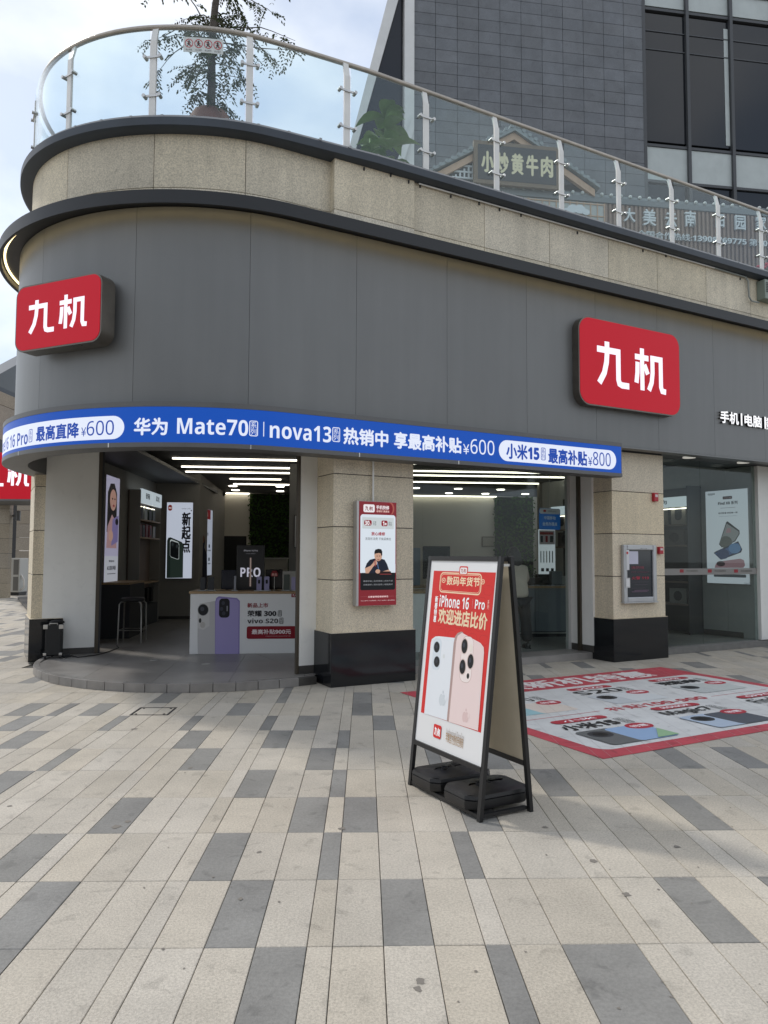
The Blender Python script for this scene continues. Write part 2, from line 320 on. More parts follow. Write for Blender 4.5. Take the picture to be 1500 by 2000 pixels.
class Art:
    """flat print on a plane: P0 world origin, X right, Y up, Nn out of the surface; cv maps photo pixels to plane metres"""
    def __init__(s, parent, P0, X, Y, crop=None, lift=.0012, step=.0001, mapf=None, cvf=None):
        s.par = parent; s.P0, s.X, s.Y = Vector(P0), Vector(X).normalized(), Vector(Y).normalized(); s.N = s.X.cross(s.Y)
        s.crop = crop; s.lay = lift if lift < 0 else min(lift, .0006); s.step = min(step, .0001); s.parts = {}; s.inv = mw(parent).inverted(); s.mapf = mapf; s.cvf = cvf; s.e = 0
    def cv(s, x, y):
        if s.crop is None: return x, y
        px, py = s.crop[0] + x * s.crop[2], s.crop[1] + y * s.crop[2]
        if s.cvf: return s.cvf(px, py)
        p = hit(px, py, s.P0, s.N) - s.P0; return p.dot(s.X), p.dot(s.Y)
    def put(s, vs, fs, m):
        if isinstance(m, str): m = pm(m, s.e)
        mb = s.parts.setdefault(m, MB())
        if s.mapf: q = [s.mapf(x, y, s.lay) for x, y in vs]
        else: q = [s.inv @ (s.P0 + s.X * x + s.Y * y + s.N * s.lay) for x, y in vs]
        mb.add(q, fs, m); s.lay += s.step; return s
    def poly(s, pts, m, raw=False):
        if not raw: pts = [s.cv(*p) for p in pts]
        tri = tessellate_polygon([[Vector((x, y, 0)) for x, y in pts]])
        out = []
        for t in tri:
            a, b, c = (pts[i] for i in t)
            out.append(t if (b[0] - a[0]) * (c[1] - a[1]) - (b[1] - a[1]) * (c[0] - a[0]) > 0 else (t[0], t[2], t[1]))
        return s.put(pts, out, m)
    def rr(s, x0, y0, x1, y1, rad, m, n=10, raw=False):     # rad in metres; corners lower-left, upper-right
        if not raw: (x0, y0), (x1, y1) = s.cv(x0, y0), s.cv(x1, y1)
        rad = min(rad, (x1 - x0) / 2, (y1 - y0) / 2); xs = []
        k = 7
        if rad > 0: xs += [x0 + rad - rad * math.cos(math.pi / 2 * i / k) for i in range(k)]
        xs += [x0 + rad + (x1 - x0 - 2 * rad) * i / n for i in range(n + 1)]
        if rad > 0: xs += [x1 - rad + rad * math.sin(math.pi / 2 * i / k) for i in range(1, k + 1)]
        v = []; yc = (y0 + y1) / 2; H = (y1 - y0) / 2
        for x in xs:
            d = max(0, rad - (x - x0), rad - (x1 - x)); h = H - rad + math.sqrt(max(0, rad * rad - d * d))
            v += [(x, yc - h), (x, yc + h)]
        return s.put(v, [(2 * i, 2 * i + 2, 2 * i + 3, 2 * i + 1) for i in range(len(xs) - 1)], m)
    def r(s, x0, y0, x1, y1, m, n=1, raw=False): return s.rr(x0, y0, x1, y1, 0, m, n, raw)
    def el(s, cx, cy, rx, ry, m, n=26, raw=False, rot=0):   # centre and one point right / up in pixels
        if not raw:
            c = s.cv(cx, cy); rx2 = s.cv(cx + rx, cy)[0] - c[0]; ry2 = s.cv(cx, cy - ry)[1] - c[1]; cx, cy, rx, ry = c[0], c[1], rx2, ry2
        pts = []
        for i in range(n):
            a = 2 * math.pi * i / n; x, y = rx * math.cos(a), ry * math.sin(a)
            pts.append((cx + x * math.cos(rot) - y * math.sin(rot), cy + x * math.sin(rot) + y * math.cos(rot)))
        return s.put(pts, [tuple(range(n))], m)
    def line(s, pts, wd, m, raw=False):
        if not raw: pts = [s.cv(*p) for p in pts]
        P = [Vector(p) for p in pts]; vs = []; fs = []
        for i, p in enumerate(P):
            a = (P[i] - P[i - 1]).normalized() if i else (P[1] - P[0]).normalized(); b = (P[i + 1] - P[i]).normalized() if i < len(P) - 1 else a
            t = (a + b).normalized(); k = 1 / max(.5, t.dot(a)); nn = Vector((-t.y, t.x)) * wd / 2 * k
            vs += [tuple(p - nn), tuple(p + nn)]
        fs = [(2 * i, 2 * i + 2, 2 * i + 3, 2 * i + 1) for i in range(len(P) - 1)]
        return s.put(vs, fs, m)
    def ring(s, x0, y0, x1, y1, rad, wd, m, raw=False):      # rounded outline
        if not raw: (x0, y0), (x1, y1) = s.cv(x0, y0), s.cv(x1, y1)
        vs = []; k = 6
        for cx, cy, a0 in ((x1 - rad, y1 - rad, 0), (x0 + rad, y1 - rad, 90), (x0 + rad, y0 + rad, 180), (x1 - rad, y0 + rad, 270)):
            for i in range(k + 1):
                a = R(a0 + 90 * i / k); vs += [(cx + rad * math.cos(a), cy + rad * math.sin(a)), (cx + (rad - wd) * math.cos(a), cy + (rad - wd) * math.sin(a))]
        n = len(vs) // 2
        return s.put(vs, [(2 * i, 2 * ((i + 1) % n), 2 * ((i + 1) % n) + 1, 2 * i + 1) for i in range(n)], m)
    def t(s, body, x0, y0, x1, y1, m, bold=.0, raw=False, keep=False, sp=1.0):   # text fitted to a box
        if not raw: (x0, y0), (x1, y1) = s.cv(x0, y0), s.cv(x1, y1)
        v, f, asp = textmesh(body, bold, sp)
        if keep:
            wd = (y1 - y0) * asp; xc = (x0 + x1) / 2; x0, x1 = xc - wd / 2, xc + wd / 2
        em = (y1 - y0) / (body.count('\n') + 1); k = em * .032 if bold and cjk(body) else 0
        vs = []; fs = []
        if k: x0 += k; x1 -= k; y0 += k; y1 -= k
        for dx, dy in (((-k, 0), (k, 0), (0, -k), (0, k)) if k else ((0, 0),)):
            s.put([(x0 + (x1 - x0) * a + dx, y0 + (y1 - y0) * b + dy) for a, b in v], f, m); s.lay -= s.step * .5 if k else 0
        s.lay += s.step
        return s
    def strokes(s, sts, x0, y0, x1, y1, wd, m):              # sts in unit square
        for st in sts: s.line([(x0 + (x1 - x0) * a, y0 + (y1 - y0) * b) for a, b in st], wd, m, raw=True); s.lay -= s.step * .8
        return s
    def done(s, name='print'):
        r_ = [mb.build(name, s.par) for mb in s.parts.values()]; s.parts = {}; return r_
JIU = [[(.31, 1.0), (.31, .74), (.29, .52), (.22, .27), (.06, .02)], [(0, .80), (.66, .80), (.66, .16), (.69, .07), (.77, .04), (1.0, .04)]]
JI = [[(.235, 1.0), (.235, 0)], [(0, .78), (.45, .78)], [(.085, .66), (.075, .4), (.04, .16)], [(.31, .62), (.42, .4)],
      [(.58, .84), (.58, .45), (.545, .22), (.45, .02)], [(.51, .80), (.86, .80), (.86, .14), (.9, .05), (1.03, .04)]]
def logo(A, x0, y0, x1, y1, m, raw=False, k=.085):
    if not raw: (x0, y0), (x1, y1) = A.cv(x0, y0), A.cv(x1, y1)
    W = (x1 - x0); w1 = W * .455
    A.strokes(JIU, x0, y0, x0 + w1, y1, (y1 - y0) * .145, m); A.lay += A.step
    A.strokes(JI, x1 - w1, y0, x1, y1, (y1 - y0) * .135, m); A.lay += A.step
    return A

# ================================================================== ground and paving
ground = MB().add([(-220, -120, -.012), (220, -120, -.012), (220, 260, -.012), (-220, 260, -.012)], [(0, 1, 2, 3)], mat('far_paving', (.30, .285, .26), .85, var=.2, scale=.6, speck=.2, sscale=6)).build('ground')
tag(ground, kind='structure')
WID = [.2, .2, .2, .1]
cols = [-.118]; seqR = [.2, .2, .2, .1, .2, .3, .1, .2] + [.2, .2, .1, .2] * 60; seqL = [.1, .2, .2, .2, .1, .2, .2] + [.2, .1, .2, .2] * 70
for q in seqR:
    if cols[-1] > 13: break
    cols.append(cols[-1] + q)
for q in seqL:
    if cols[0] < -15: break
    cols.insert(0, cols[0] - q)
row0 = 2.997
DARK = [(525, 1930), (1010, 1920), (1230, 1930), (60, 1790), (470, 1780), (800, 1780), (1400, 1775), (90, 1665), (430, 1670), (650, 1665), (920, 1670),
        (230, 1590), (605, 1590), (707, 1590), (950, 1595), (1385, 1590), (30, 1530), (500, 1530), (663, 1530), (1090, 1525), (130, 1480), (390, 1480), (628, 1480),
        (848, 1470), (985, 1480), (1470, 1490), (1303, 1480), (55, 1440), (375, 1440), (540, 1440), (675, 1440), (45, 1410), (235, 1410), (367, 1410), (522, 1410),
        (600, 1410), (755, 1410), (35, 1385), (130, 1385), (205, 1385), (470, 1384), (712, 1380), (692, 1384), (330, 1363), (555, 1362), (712, 1362), (60, 1345), (1310, 1290), (1400, 1288)]
import bisect
darkset = set()
for px, py in DARK:
    a, b = FP.onz(px, py, 0); darkset.add((bisect.bisect(cols, a) - 1, math.floor((b - row0) / .6)))
def onscreen(p):
    q = p - EYEV; c, s = math.cos(PITCH), math.sin(PITCH); d = q.y * c + q.z * s
    if d < .5: return False
    return abs(F_PX * q.x / d) < 800 and -(F_PX * (-q.y * s + q.z * c) / d) < 1060
tiles = []
for r_ in range(-3, 42):
    for c_ in range(len(cols) - 1):
        a0, a1 = cols[c_], cols[c_ + 1]; b0 = row0 + .6 * r_
        p = FP.pt((a0 + a1) / 2, b0 + .3)
        fa, fb, _ = FA.inv(p)
        ln_ = -3.05 + .466 * (fb - 3.57) + .15
        if fb > .9 and fa > max(-.1, ln_): continue
        if (Vector((p.x, p.y)) - Vector(FA.pt(-.65, 2.45).xy)).length < 1.9: continue
        if fb > 3.3 and fa > ln_: continue
        if p.y > 17.2 and p.x > -4: continue
        if p.y > 17.2 and p.x < p.y * -.6 - 1: continue
        known = onscreen(p) and p.y < 8.3
        dk = (c_, r_) in darkset if known else (random.random() < .17)
        tiles.append((p.y + abs(p.x) * .25 + (0 if onscreen(p) else 50), c_, r_, a0, a1, b0, dk))
tiles.sort()
G_ = .0017
def tilemesh(wd, dk):
    mb = MB(); x = wd / 2 - G_; y = .3 - G_
    mb.box(-x, x, -y, y, -.011, 0, M_paved if dk else M_pave, c=.0025)
    o = mb.build('paving_stone'); me = o.data; bpy.data.objects.remove(o); return me
tmesh = {}
for k, (_, c_, r_, a0, a1, b0, dk) in enumerate(tiles[:300]):
    key = (round(a1 - a0, 2), dk)
    if key not in tmesh: tmesh[key] = tilemesh(*key)
    o = bpy.data.objects.new('paving_stone', tmesh[key]); COL.objects.link(o); o.parent = ground
    o.location = FP.pt((a0 + a1) / 2, b0 + .3, random.uniform(-.0012, .0012)); o.rotation_euler = (random.uniform(-.0012, .0012), random.uniform(-.0015, .0015), FP.ang)
mb = MB(); var = []
for _, c_, r_, a0, a1, b0, dk in tiles[300:]:
    zz = random.uniform(-.001, .001); q = [FP.pt(a, b) for a, b in ((a0 + G_, b0 + G_), (a1 - G_, b0 + G_), (a1 - G_, b0 + .6 - G_), (a0 + G_, b0 + .6 - G_))]
    v = [(p.x, p.y, zz) for p in q] + [(p.x, p.y, -.0105) for p in q]
    mb.add(v, [(0, 1, 2, 3), (4, 5, 1, 0), (5, 6, 2, 1), (6, 7, 3, 2), (7, 4, 0, 3)], M_paved if dk else M_pave); var += [random.random()] * 5
o = mb.build('paving_stones_beyond', ground); o['kind'] = 'stuff'
at = o.data.attributes.new('var', 'FLOAT', 'FACE'); at.data.foreach_set('value', var)
# bed under the joints
MB().add([tuple(FP.pt(a, b, -.0095)) for a, b in ((-15, 1), (13, 1), (13, 17.5), (-4, 17.5), (-4, 28.5), (-15, 28.5))], [(0, 1, 2, 3, 4, 5)], M_bed).build('joint_bed', ground)
# manhole frame set in the paving, paved lid
mh = MB(); pts = [FP.onz(*p, 0) for p in ((248, 1397), (329, 1396), (346, 1382), (273, 1381))]
a0, a1, b0, b1 = pts[0][0] + .02, pts[1][0], pts[0][1], pts[2][1]
for x0, x1, y0, y1 in ((a0, a1, b0, b0 + .018), (a0, a1, b1 - .018, b1), (a0, a0 + .018, b0 + .018, b1 - .018), (a1 - .018, a1, b0 + .018, b1 - .018)):
    mh.box(x0, x1, y0, y1, -.008, .003, M_dark)
for x, y in ((a0 + .05, b0 + .05), (a1 - .05, b0 + .05), (a1 - .05, b1 - .05), (a0 + .05, b1 - .05)): mh.lathe([(.012, 0), (.012, .004)], M_dark, (x, y, 0), 10)
for i in range(len(mh.v)): p = FP.pt(*mh.v[i]); mh.v[i] = (p.x, p.y, p.z)
mh.build('manhole_frame', ground)
# stains and gum spots: flat drips on the paving
st = MB(); M_st = mat('gum_stain', (.20, .18, .155), .8); M_rust = mat('rust_stain', (.46, .37, .23), .9, var=.2, scale=30)
for px, py, r_, m in [(600, 1590, 0, 0)] * 0 + [(228, 1615, .03, M_st), (250, 1605, .02, M_st), (668, 1619, .022, M_st), (820, 1918, .02, M_st), (815, 1932, .018, M_st), (1223, 1747, .022, M_st), (1065, 1616, .018, M_st), (1322, 1654, .02, M_st), (262, 1424, .03, M_st), (18, 1575, .015, M_st), (372, 1500, .02, M_st), (505, 1665, .015, M_st), (470, 1756, .012, M_st), (1160, 1682, .02, M_st)] + [(random.uniform(0, 1500), random.uniform(1390, 1980), random.uniform(.003, .008), M_st) for _ in range(40)]:
    a, b = FW.onz(px, py, 0); n = 11
    rs = [r_ * random.uniform(.55, 1.15) for _ in range(n)]
    st.add([(a + rs[i] * math.cos(6.283 * i / n), b + 1.2 * rs[i] * math.sin(6.283 * i / n), .0022) for i in range(n)], [tuple(range(n))], m)
o = st.build('gum_and_rust_spots', ground); o['kind'] = 'stuff'

# ================================================================== shop building
shop = T('shop_building', 'rounded-corner phone shop with grey metal fascia, granite pillars and roof terrace', 'shop building', FA)
CA, CB, RR = -.65, 2.45, 2.45
UB = -2.65 * R(115)
def Pu(u, off):
    if u >= 0: return CA + u, -off
    if u >= UB:
        ph = -u / 2.65; return CA - (RR + off) * math.sin(ph), CB - (RR + off) * math.cos(ph)
    ph = R(115); k = UB - u
    return CA - (RR + off) * math.sin(ph) - math.cos(ph) * k, CB - (RR + off) * math.cos(ph) + math.sin(ph) * k
def us(u0, u1, st=.11):
    out = [u0]; u = u0
    knots = [k for k in (UB, 0) if u0 < k < u1]
    for k in knots + [u1]:
        arc = UB - 1e-6 <= (u + k) / 2 <= 0
        n = max(1, math.ceil((k - u) / (st if arc else 1.2))); out += [u + (k - u) * i / n for i in range(1, n + 1)]; u = k
    return out
def sweep(mb, prof, u0, u1, m, st=.11, fn=None):
    U = us(u0, u1, st); n = len(prof); vs = []
    for u in U:
        d = fn(u) if fn else 0
        for off, z in prof:
            a, b = Pu(u, off + d); vs.append((a, b, z))
    fs = [(i * n + j, (i + 1) * n + j, (i + 1) * n + (j + 1) % n, i * n + (j + 1) % n) for i in range(len(U) - 1) for j in range(n)]
    fs += [tuple(range(n)), tuple((len(U) - 1) * n + j for j in range(n))[::-1]]
    return mb.add(vs, fs, m)
def rect(o0, o1, z0, z1): return [(o0, z0), (o1, z0), (o1, z1), (o0, z1)]
UR = 10.3; UL = UB - 9
# fascia
sweep(MB(), rect(.03, .163, 3.13, 5.33), UL, UR, mat('fascia_core_grey', (.07, .072, .075), .7)).build('fascia_core', shop, 35)
seams = [UL, UB - 6.5, UB - 4.2, UB - 2.1, UB, -4.3, -3.10, -1.705, -.46, .837, 2.118, 3.40, 4.656, 5.92, 7.19, 8.45, 9.7, UR]
for a, b in zip(seams, seams[1:]): sweep(MB(), rect(.168, .20, 3.135, 5.325), a + .0018, b - .0018, M_fas).build('fascia_panel', shop, 35)
sweep(MB(), [(.03, 3.105), (.215, 3.105), (.215, 3.13), (.03, 3.13)], UL, UR, M_fas).build('fascia_bottom_trim', shop, 35)
# cornice with hidden LED
sweep(MB(), [(-.05, 5.335), (.41, 5.335), (.41, 5.255), (.45, 5.25), (.45, 5.395), (-.05, 5.405)], UL, UR, M_corn).build('cornice', shop, 35)
sweep(MB(), rect(.36, .385, 5.318, 5.334), UL, UR, M_led).build('cornice_light', shop, 35)
# parapet
def pj(u):                                    # the curved corner is set back from the straight front
    return -.075 if u < .60 else 0
def arc_back(u):                              # ... and swings out again towards the round end
    k = min(1, max(0, (-u - 1) / 2.8)); return -.075 + .15 * k * k * (3 - 2 * k)
def smooth_back(u):
    if u < -.5: return arc_back(u)
    k = min(1, max(0, (u + .2) / .9)); k = k * k * (3 - 2 * k); return -.075 * (1 - k)
sweep(MB(), rect(-.35, -.03, 5.41, 6.29), UL, UR, M_fasb, fn=lambda u: min(-.075, arc_back(u)) if u > -1 else arc_back(u)).build('parapet_core', shop, 35)
pjs = [UL, UB - 6.4, UB - 4, UB - 2, UB, -4.2, -2.91, -1.64, -.493, .62, 1.735, 2.855, 3.995, 5.14, 6.18, 7.32, 8.45, 9.6, UR]
for i, (a, b) in enumerate(zip(pjs, pjs[1:])):
    d = -.075 if b <= .62 + 1e-6 else (.035 if a < 1 else 0)
    for z0, z1 in ((5.41, 5.672), (5.68, 6.30)):
        sweep(MB(), rect(-.105 if d < 0 else (-.12 if d > 0 else -.045), 0, z0, z1), a + (.004 if d <= 0 else -.006), b - .004, M_graye, fn=(arc_back if d < 0 else (lambda u, d=d: d))).build('parapet_stone', shop, 35)
# coping and steel channel
sweep(MB(), [(-.4, 6.301), (.10, 6.301), (.15, 6.325), (.15, 6.415), (-.4, 6.43)], UL, UR, M_cop, fn=smooth_back).build('coping', shop, 35)
o = sweep(MB(), rect(.085, .125, 6.418, 6.45), UL, UR, mat('channel_steel', (.30, .30, .30), .4, metal=.6), fn=smooth_back)
for k in range(46):
    u = -7.2 + k * .38; x0, y0 = Pu(u, .13 + smooth_back(u)); x1, y1 = Pu(u, .07 + smooth_back(u))
    o.bar((x0, y0, 6.437), (x1, y1, 6.437), .03, .032, mat('channel_steel', (0, 0, 0)))
o.build('gutter_channel', shop, 35)
# terrace deck
tp = [Pu(u, -.2) for u in us(UL, UR)]
MB().prism([(a, b) for a, b in tp], 6.20, 6.33, mat('terrace_deck', (.25, .24, .22), .8, var=.2)).build('terrace_deck', shop)
# soffit under the fascia
sweep(MB(), rect(-1.0, .028, 3.14, 3.20), UL, UR, mat('soffit_grey', (.085, .09, .09), .55, var=.1), fn=None).build('soffit', shop, 35)
# little dark drips / anchors under the coping
for px, py in [(207, 317), (127, 338), (198, 284), (349, 283), (405, 285), (440, 293), (486, 297), (530, 303), (572, 305), (708, 333), (760, 345), (795, 358), (820, 364), (880, 384), (935, 398), (975, 410), (1017, 421), (1127, 455), (1255, 490), (1300, 500), (1445, 545)]:
    a, z = FA.onb(px, py, 0); 
    if a < -.1: continue
    MB().box(a - .008, a + .008, -.052 if .0 < a < 1.05 else -.016, .01, z - .02, z + .02, M_dark).build('anchor_bolt', shop)
# thin conduit below the coping on the straight front
cd = MB(); pts_ = [(u - .65, -.03, 6.285) for u in (1.8, 3, 4.5, 6, 7.5, 8.2)] + [(7.72, -.03, 6.24), (7.78, -.05, 5.92), (7.86, -.06, 5.9)]
cd.tube(pts_[:5], .011, M_post, 8).tube([(6.85, -.03, 6.285), (7.66, -.03, 6.28), (7.70, -.035, 6.22), (7.71, -.04, 5.95), (7.76, -.05, 5.88), (7.95, -.06, 5.88)], .014, mat('grey_conduit', (.30, .32, .30), .5), 8)
cd.build('conduit', shop, 50)

# ---- pillars
def pillar(a0, a1, b0, b1, pl=.024, plinth_z0=0, low=.6267, name='pillar', pa=None):
    core = MB().box(a0 + .012, a1 - .012, b0 + .012, b1, plinth_z0 + .02, 3.13, M_dark).build(name, shop)
    zs = [low, 1.2396, 1.8675, 2.4954, 3.09]
    for z0, z1 in zip(zs, zs[1:]):
        MB().box(a0, a1, b0, b1 - .01, z0 + (.005 if z0 > low else 0), z1 - .005, M_gran).build('stone_block', core, bevel=.003)
    x0, x1 = pa or (a0 - pl, a1 + pl)
    MB().box(x0, x1, b0 - pl, b1 - .02, plinth_z0, low - .006, M_black).build('plinth', core, bevel=.004)
    MB().box(x0 + .002, x1 - .002, b0 - pl + .002, b1 - .03, low - .006, low - .0005, M_gran).build('plinth_ledge', core)
    return core
pillar(0, 1.095, 0, .62)
pillar(4.49, 5.576, 0, .50)
pillar(-2.97, -2.45, 3.69, 4.6, pl=.125, plinth_z0=.03, pa=(-2.995, -2.56))
# ---- platform and floor
PC, PR = (-.60, 2.60), 2.37
plat = [(PC[0] - PR * math.sin(t), PC[1] - PR * math.cos(t)) for t in [R(-13 + i * (103 + 30) / 44) for i in range(45)]]
plat = plat[:]
platform = MB().prism([(-.062, .9)] + plat + [(-2.5, 5.2), (-.062, 5.2)], .0, .088, M_skirt).build('entrance_platform', shop)
for i in range(0, 44, 2):                     # kerb pieces along the round edge
    seg = plat[i:i + 3]; g = .004
    outp = []; inn = []
    for k, (x, y) in enumerate(seg):
        dx, dy = x - PC[0], y - PC[1]; l = math.hypot(dx, dy); sh = g if k == 0 else (-g if k == 2 else 0)
        tx, ty = -dy / l, dx / l
        outp.append((x + dx / l * .012 - tx * sh, y + dy / l * .012 - ty * sh)); inn.append((x - dx / l * .06 - tx * sh, y - dy / l * .06 - ty * sh))
    if outp[0][0] > -.07: continue
    MB().prism(outp + inn[::-1], .002, .0985, M_floor).build('kerb_tile', platform, bevel=.002)
def clip(poly, reg):                          # convex clip (both counter-clockwise)
    for i in range(len(reg)):
        (x0, y0), (x1, y1) = reg[i], reg[(i + 1) % len(reg)]; outp = []
        side = lambda p: (x1 - x0) * (p[1] - y0) - (y1 - y0) * (p[0] - x0)
        for j in range(len(poly)):
            p, q = poly[j], poly[(j + 1) % len(poly)]; sp, sq = side(p), side(q)
            if sp >= 0: outp.append(p)
            if sp * sq < 0: t = sp / (sp - sq); outp.append((p[0] + (q[0] - p[0]) * t, p[1] + (q[1] - p[1]) * t))
        poly = outp
        if len(poly) < 3: return None
    return poly
inner = [(PC[0] + (x - PC[0]) * (PR - .062) / PR, PC[1] + (y - PC[1]) * (PR - .062) / PR) for x, y in plat if x < -.07]
reg1 = [(-.066, 4.2)] + [(-.066, inner[0][1])] + inner + [(-2.45, 4.2)]
ar = sum(reg1[i][0] * reg1[(i + 1) % len(reg1)][1] - reg1[(i + 1) % len(reg1)][0] * reg1[i][1] for i in range(len(reg1)))
if ar < 0: reg1 = reg1[::-1]
regs = [reg1, [(-.06, .42), (4.48, .42), (4.48, 9), (-.06, 9)], [(4.49, .52), (5.6, .52), (5.6, 9), (4.49, 9)], [(5.61, .22), (8.2, .22), (8.2, 9), (5.61, 9)], [(-2.45, 4.206), (-.066, 4.206), (-.066, 10), (-2.45, 10)]]
floor = MB().box(-.058, 8.3, .9, 20, .02, .088, M_skirt).box(-2.44, -.06, 4.2, 20, .02, .088, M_skirt).box(1.1, 4.48, .43, .9, .0, .088, M_skirt).box(5.6, 8.3, .23, .9, 0, .088, M_skirt).build('shop_floor', shop)
TS = .85
for i in range(-8, 14):
    for j in range(8, 20):
        q = [FI.pt(a, b) for a, b in ((i * TS, j * TS), ((i + 1) * TS, j * TS), ((i + 1) * TS, (j + 1) * TS), (i * TS, (j + 1) * TS))]
        cx = sum((p.x for p in q)) / 4; cy = sum((p.y for p in q)) / 4
        q = [FA.inv(Vector((cx + (p.x - cx) * .996, cy + (p.y - cy) * .996, 0)))[:2] for p in q]
        for rg in regs:
            c = clip(q, rg)
            if c and len(c) >= 3: MB().prism(c, .089, .0995, M_floor).build('floor_tile', floor)
# step edges
MB().box(1.12, 4.466, .402, .428, 0, .0965, M_floor).build('door_step', shop, bevel=.003)
MB().box(5.602, 8.9, .20, .228, 0, .0965, mat('step_stone', (.16, .155, .145), .6, var=.2)).build('window_step', shop, bevel=.003)
# ---- jambs, frames, end wall
MB().box(-.215, .04, .475, .53, .2, 3.13, M_white).build('jamb', shop)
MB().box(-.211, .036, .479, .526, .0995, .2, M_skirt).build('jamb_skirting', shop)
MB().box(-.245, -.2155, .49, .55, .0995, 3.13, M_bronze).build('door_frame_post', shop)
la = [(-2.83, 3.63), (-2.13, 3.60)]
def lwall(mb, t0, t1, o0, o1, z0, z1, m):
    (x0, y0), (x1, y1) = la; dx, dy = x1 - x0, y1 - y0; l = math.hypot(dx, dy); nx, ny = -dy / l, dx / l
    P = lambda t, o: (x0 + dx * t + nx * o, y0 + dy * t + ny * o)
    return mb.prism([P(t0, o0), P(t1, o0), P(t1, o1), P(t0, o1)], z0, z1, m)
lwall(MB(), 0, 1, 0, .055, .19, 3.13, M_white).build('left_jamb', shop)
lwall(MB(), .4, .998, .004, .05, .0995, .19, M_skirt).build('left_jamb_skirting', shop)
lwall(MB(), 1.0, 1.07, -.01, .1, .0995, 3.13, M_bronze).build('door_frame_post', shop)
lwall(MB(), 1.07, 1.11, .0, .09, .0995, 3.13, M_dark).build('door_seal', shop)
# second opening: jamb next to the right pillar, glazing
GB = .86
def ab(px): return FA.onb(px, 1150, GB)[0]
MB().box(4.45, 4.49, .37, .84, .2, 3.13, M_white).build('jamb', shop)
MB().box(4.452, 4.489, .372, .835, .0995, .2, M_skirt).build('jamb_skirting', shop)
MB().box(4.41, 4.449, .60, .66, .0995, 3.13, M_bronze).build('door_frame_post', shop)
xs = [1.11, ab(826), ab(1052), ab(1109)]
for k, (a, b) in enumerate(zip(xs, xs[1:])): MB().box(a + .003, b - .003, GB, GB + .012, .105, 3.13, M_win).build('glass_pane', shop)
MB().box(xs[-1], xs[-1] + .10, GB - .02, GB + .05, .0995, 3.13, mat('jamb_panel', (.50, .50, .48), .6)).build('door_post', shop)
MB().box(xs[-1] + .103, 4.448, GB, GB + .04, .0995, 3.13, M_white).build('jamb_panel', shop)
# third opening: display window
WB = .36; xw = FA.onb(1371, 1100, WB)[0]; xe = FA.onb(1478, 1100, WB)[0]
for a, b in ((5.58, xw), (xw, xe)): MB().box(a + .003, b - .003, WB, WB + .012, .099, 3.13, M_win).build('window_pane', shop)
MB().box(xe, 9.9, .30, .9, .0995, 3.13, M_white).build('end_wall', shop)
st_ = MB().box(5.6, xe, WB - .004, WB - .001, 1.235, 1.34, mat('frosted_strip', (.26, .25, .235), .6)).build('frosted_strip', shop)
A = Art(st_, FA.pt(0, WB - .004, 0), FA.t, (0, 0, 1), crop=(1280, 880, .2))
for x in (258, 532, 788):
    A.rr(x - 20, 1192, x + 18, 1160, .01, '#9a3038'); A.t('手机|电脑|数码', x + 45, 1188, x + 155, 1166, '#6a6662', .01)
A.done('lettering')
for px, py in ((1346, 892), (1452, 902)):      # soffit downlights
    a, b = FA.onz(px, py, 3.139); MB().lathe([(.10, 0), (.10, .02), (.07, .021)][::-1], mat('downlight_off', (.75, .73, .66), .5, emit=.35), (a, b, 3.118), 20).build('downlight', shop)
# ---- interior shell (follows the inner room axis)
CZ = 3.37
def ipt(a, b, z): return FA.inv(FI.pt(a, b, z))
def iprism(mb, poly, z0, z1, m): return mb.prism([ipt(a, b, 0)[:2] for a, b in poly], z0, z1, m)
BW = 22.3
LW = lambda b: -3.62 + .0416 * (b - 10.83)
cq = [ipt(a, b, 0)[:2] for a, b in [(LW(11.3), 11.3), (-2.9, 8), (9.2, 8), (9.2, BW + .3), (LW(BW), BW + .3)]]
cq = clip(cq, [(-3.2, 1.0), (9.6, 1.0), (9.6, 20), (-3.2, 20)])
cq = clip(cq, [Pu(u, -.25) for u in us(UL - 8, UR)] + [(9.65, 30)])
ceil = MB().prism(cq, CZ, CZ + .1, M_ceil).build('ceiling', shop)
iprism(MB(), [(-3.2, BW), (9, BW), (9, BW + .15), (-3.2, BW + .15)], .09, CZ, M_iwall).build('back_wall', shop)
def ib(px, py, dep): return FI.onb(px, py, dep)
# left side wall, returning wall with lightbox, recess
xl = ib(311, 1100, 17.1)[0]; xr = ib(388, 1100, 17.1)[0]
iprism(MB(), [(LW(17.1), 17.1), (xr, 17.1), (xr, 17.3), (LW(17.3), 17.3)], .09, CZ, M_iwalld).build('partition_wall', shop)
iprism(MB(), [(LW(17.1) + .01, 17.09), (xr - .002, 17.09), (xr - .002, 17.0995), (LW(17.1) + .01, 17.0995)], .0995, .16, M_skirt).build('partition_skirting', shop)
iprism(MB(), [(xr, 17.12), (xr, BW), (xr - .15, BW), (xr - .15, 17.31)], .09, CZ, M_iwalld).build('side_wall', shop)
iprism(MB(), [(LW(12.3) - .12, 12.3), (LW(12.3), 12.3), (LW(BW), BW), (LW(BW) - .12, BW)], .09, CZ, M_iwalld).build('side_wall', shop)
iprism(MB(), [(9, 12), (9.15, 12), (9.15, BW), (9, BW)], .09, CZ, M_iwalld).build('side_wall', shop)
# right partition that carries poster and shelves
MB().box(8.25, 8.4, .905, 5.9, .09, 3.3, mat('window_side_wall', (.36, .37, .36), .8, var=.05)).build('side_wall', shop)
MB().box(8.2505, xe + .02, .374, .9, .09, 3.13, MATS['window_side_wall']).build('side_wall', shop)
MB().box(8.243, 8.2495, .6, 5.8, .0995, .2, M_skirt).build('side_skirting', shop)
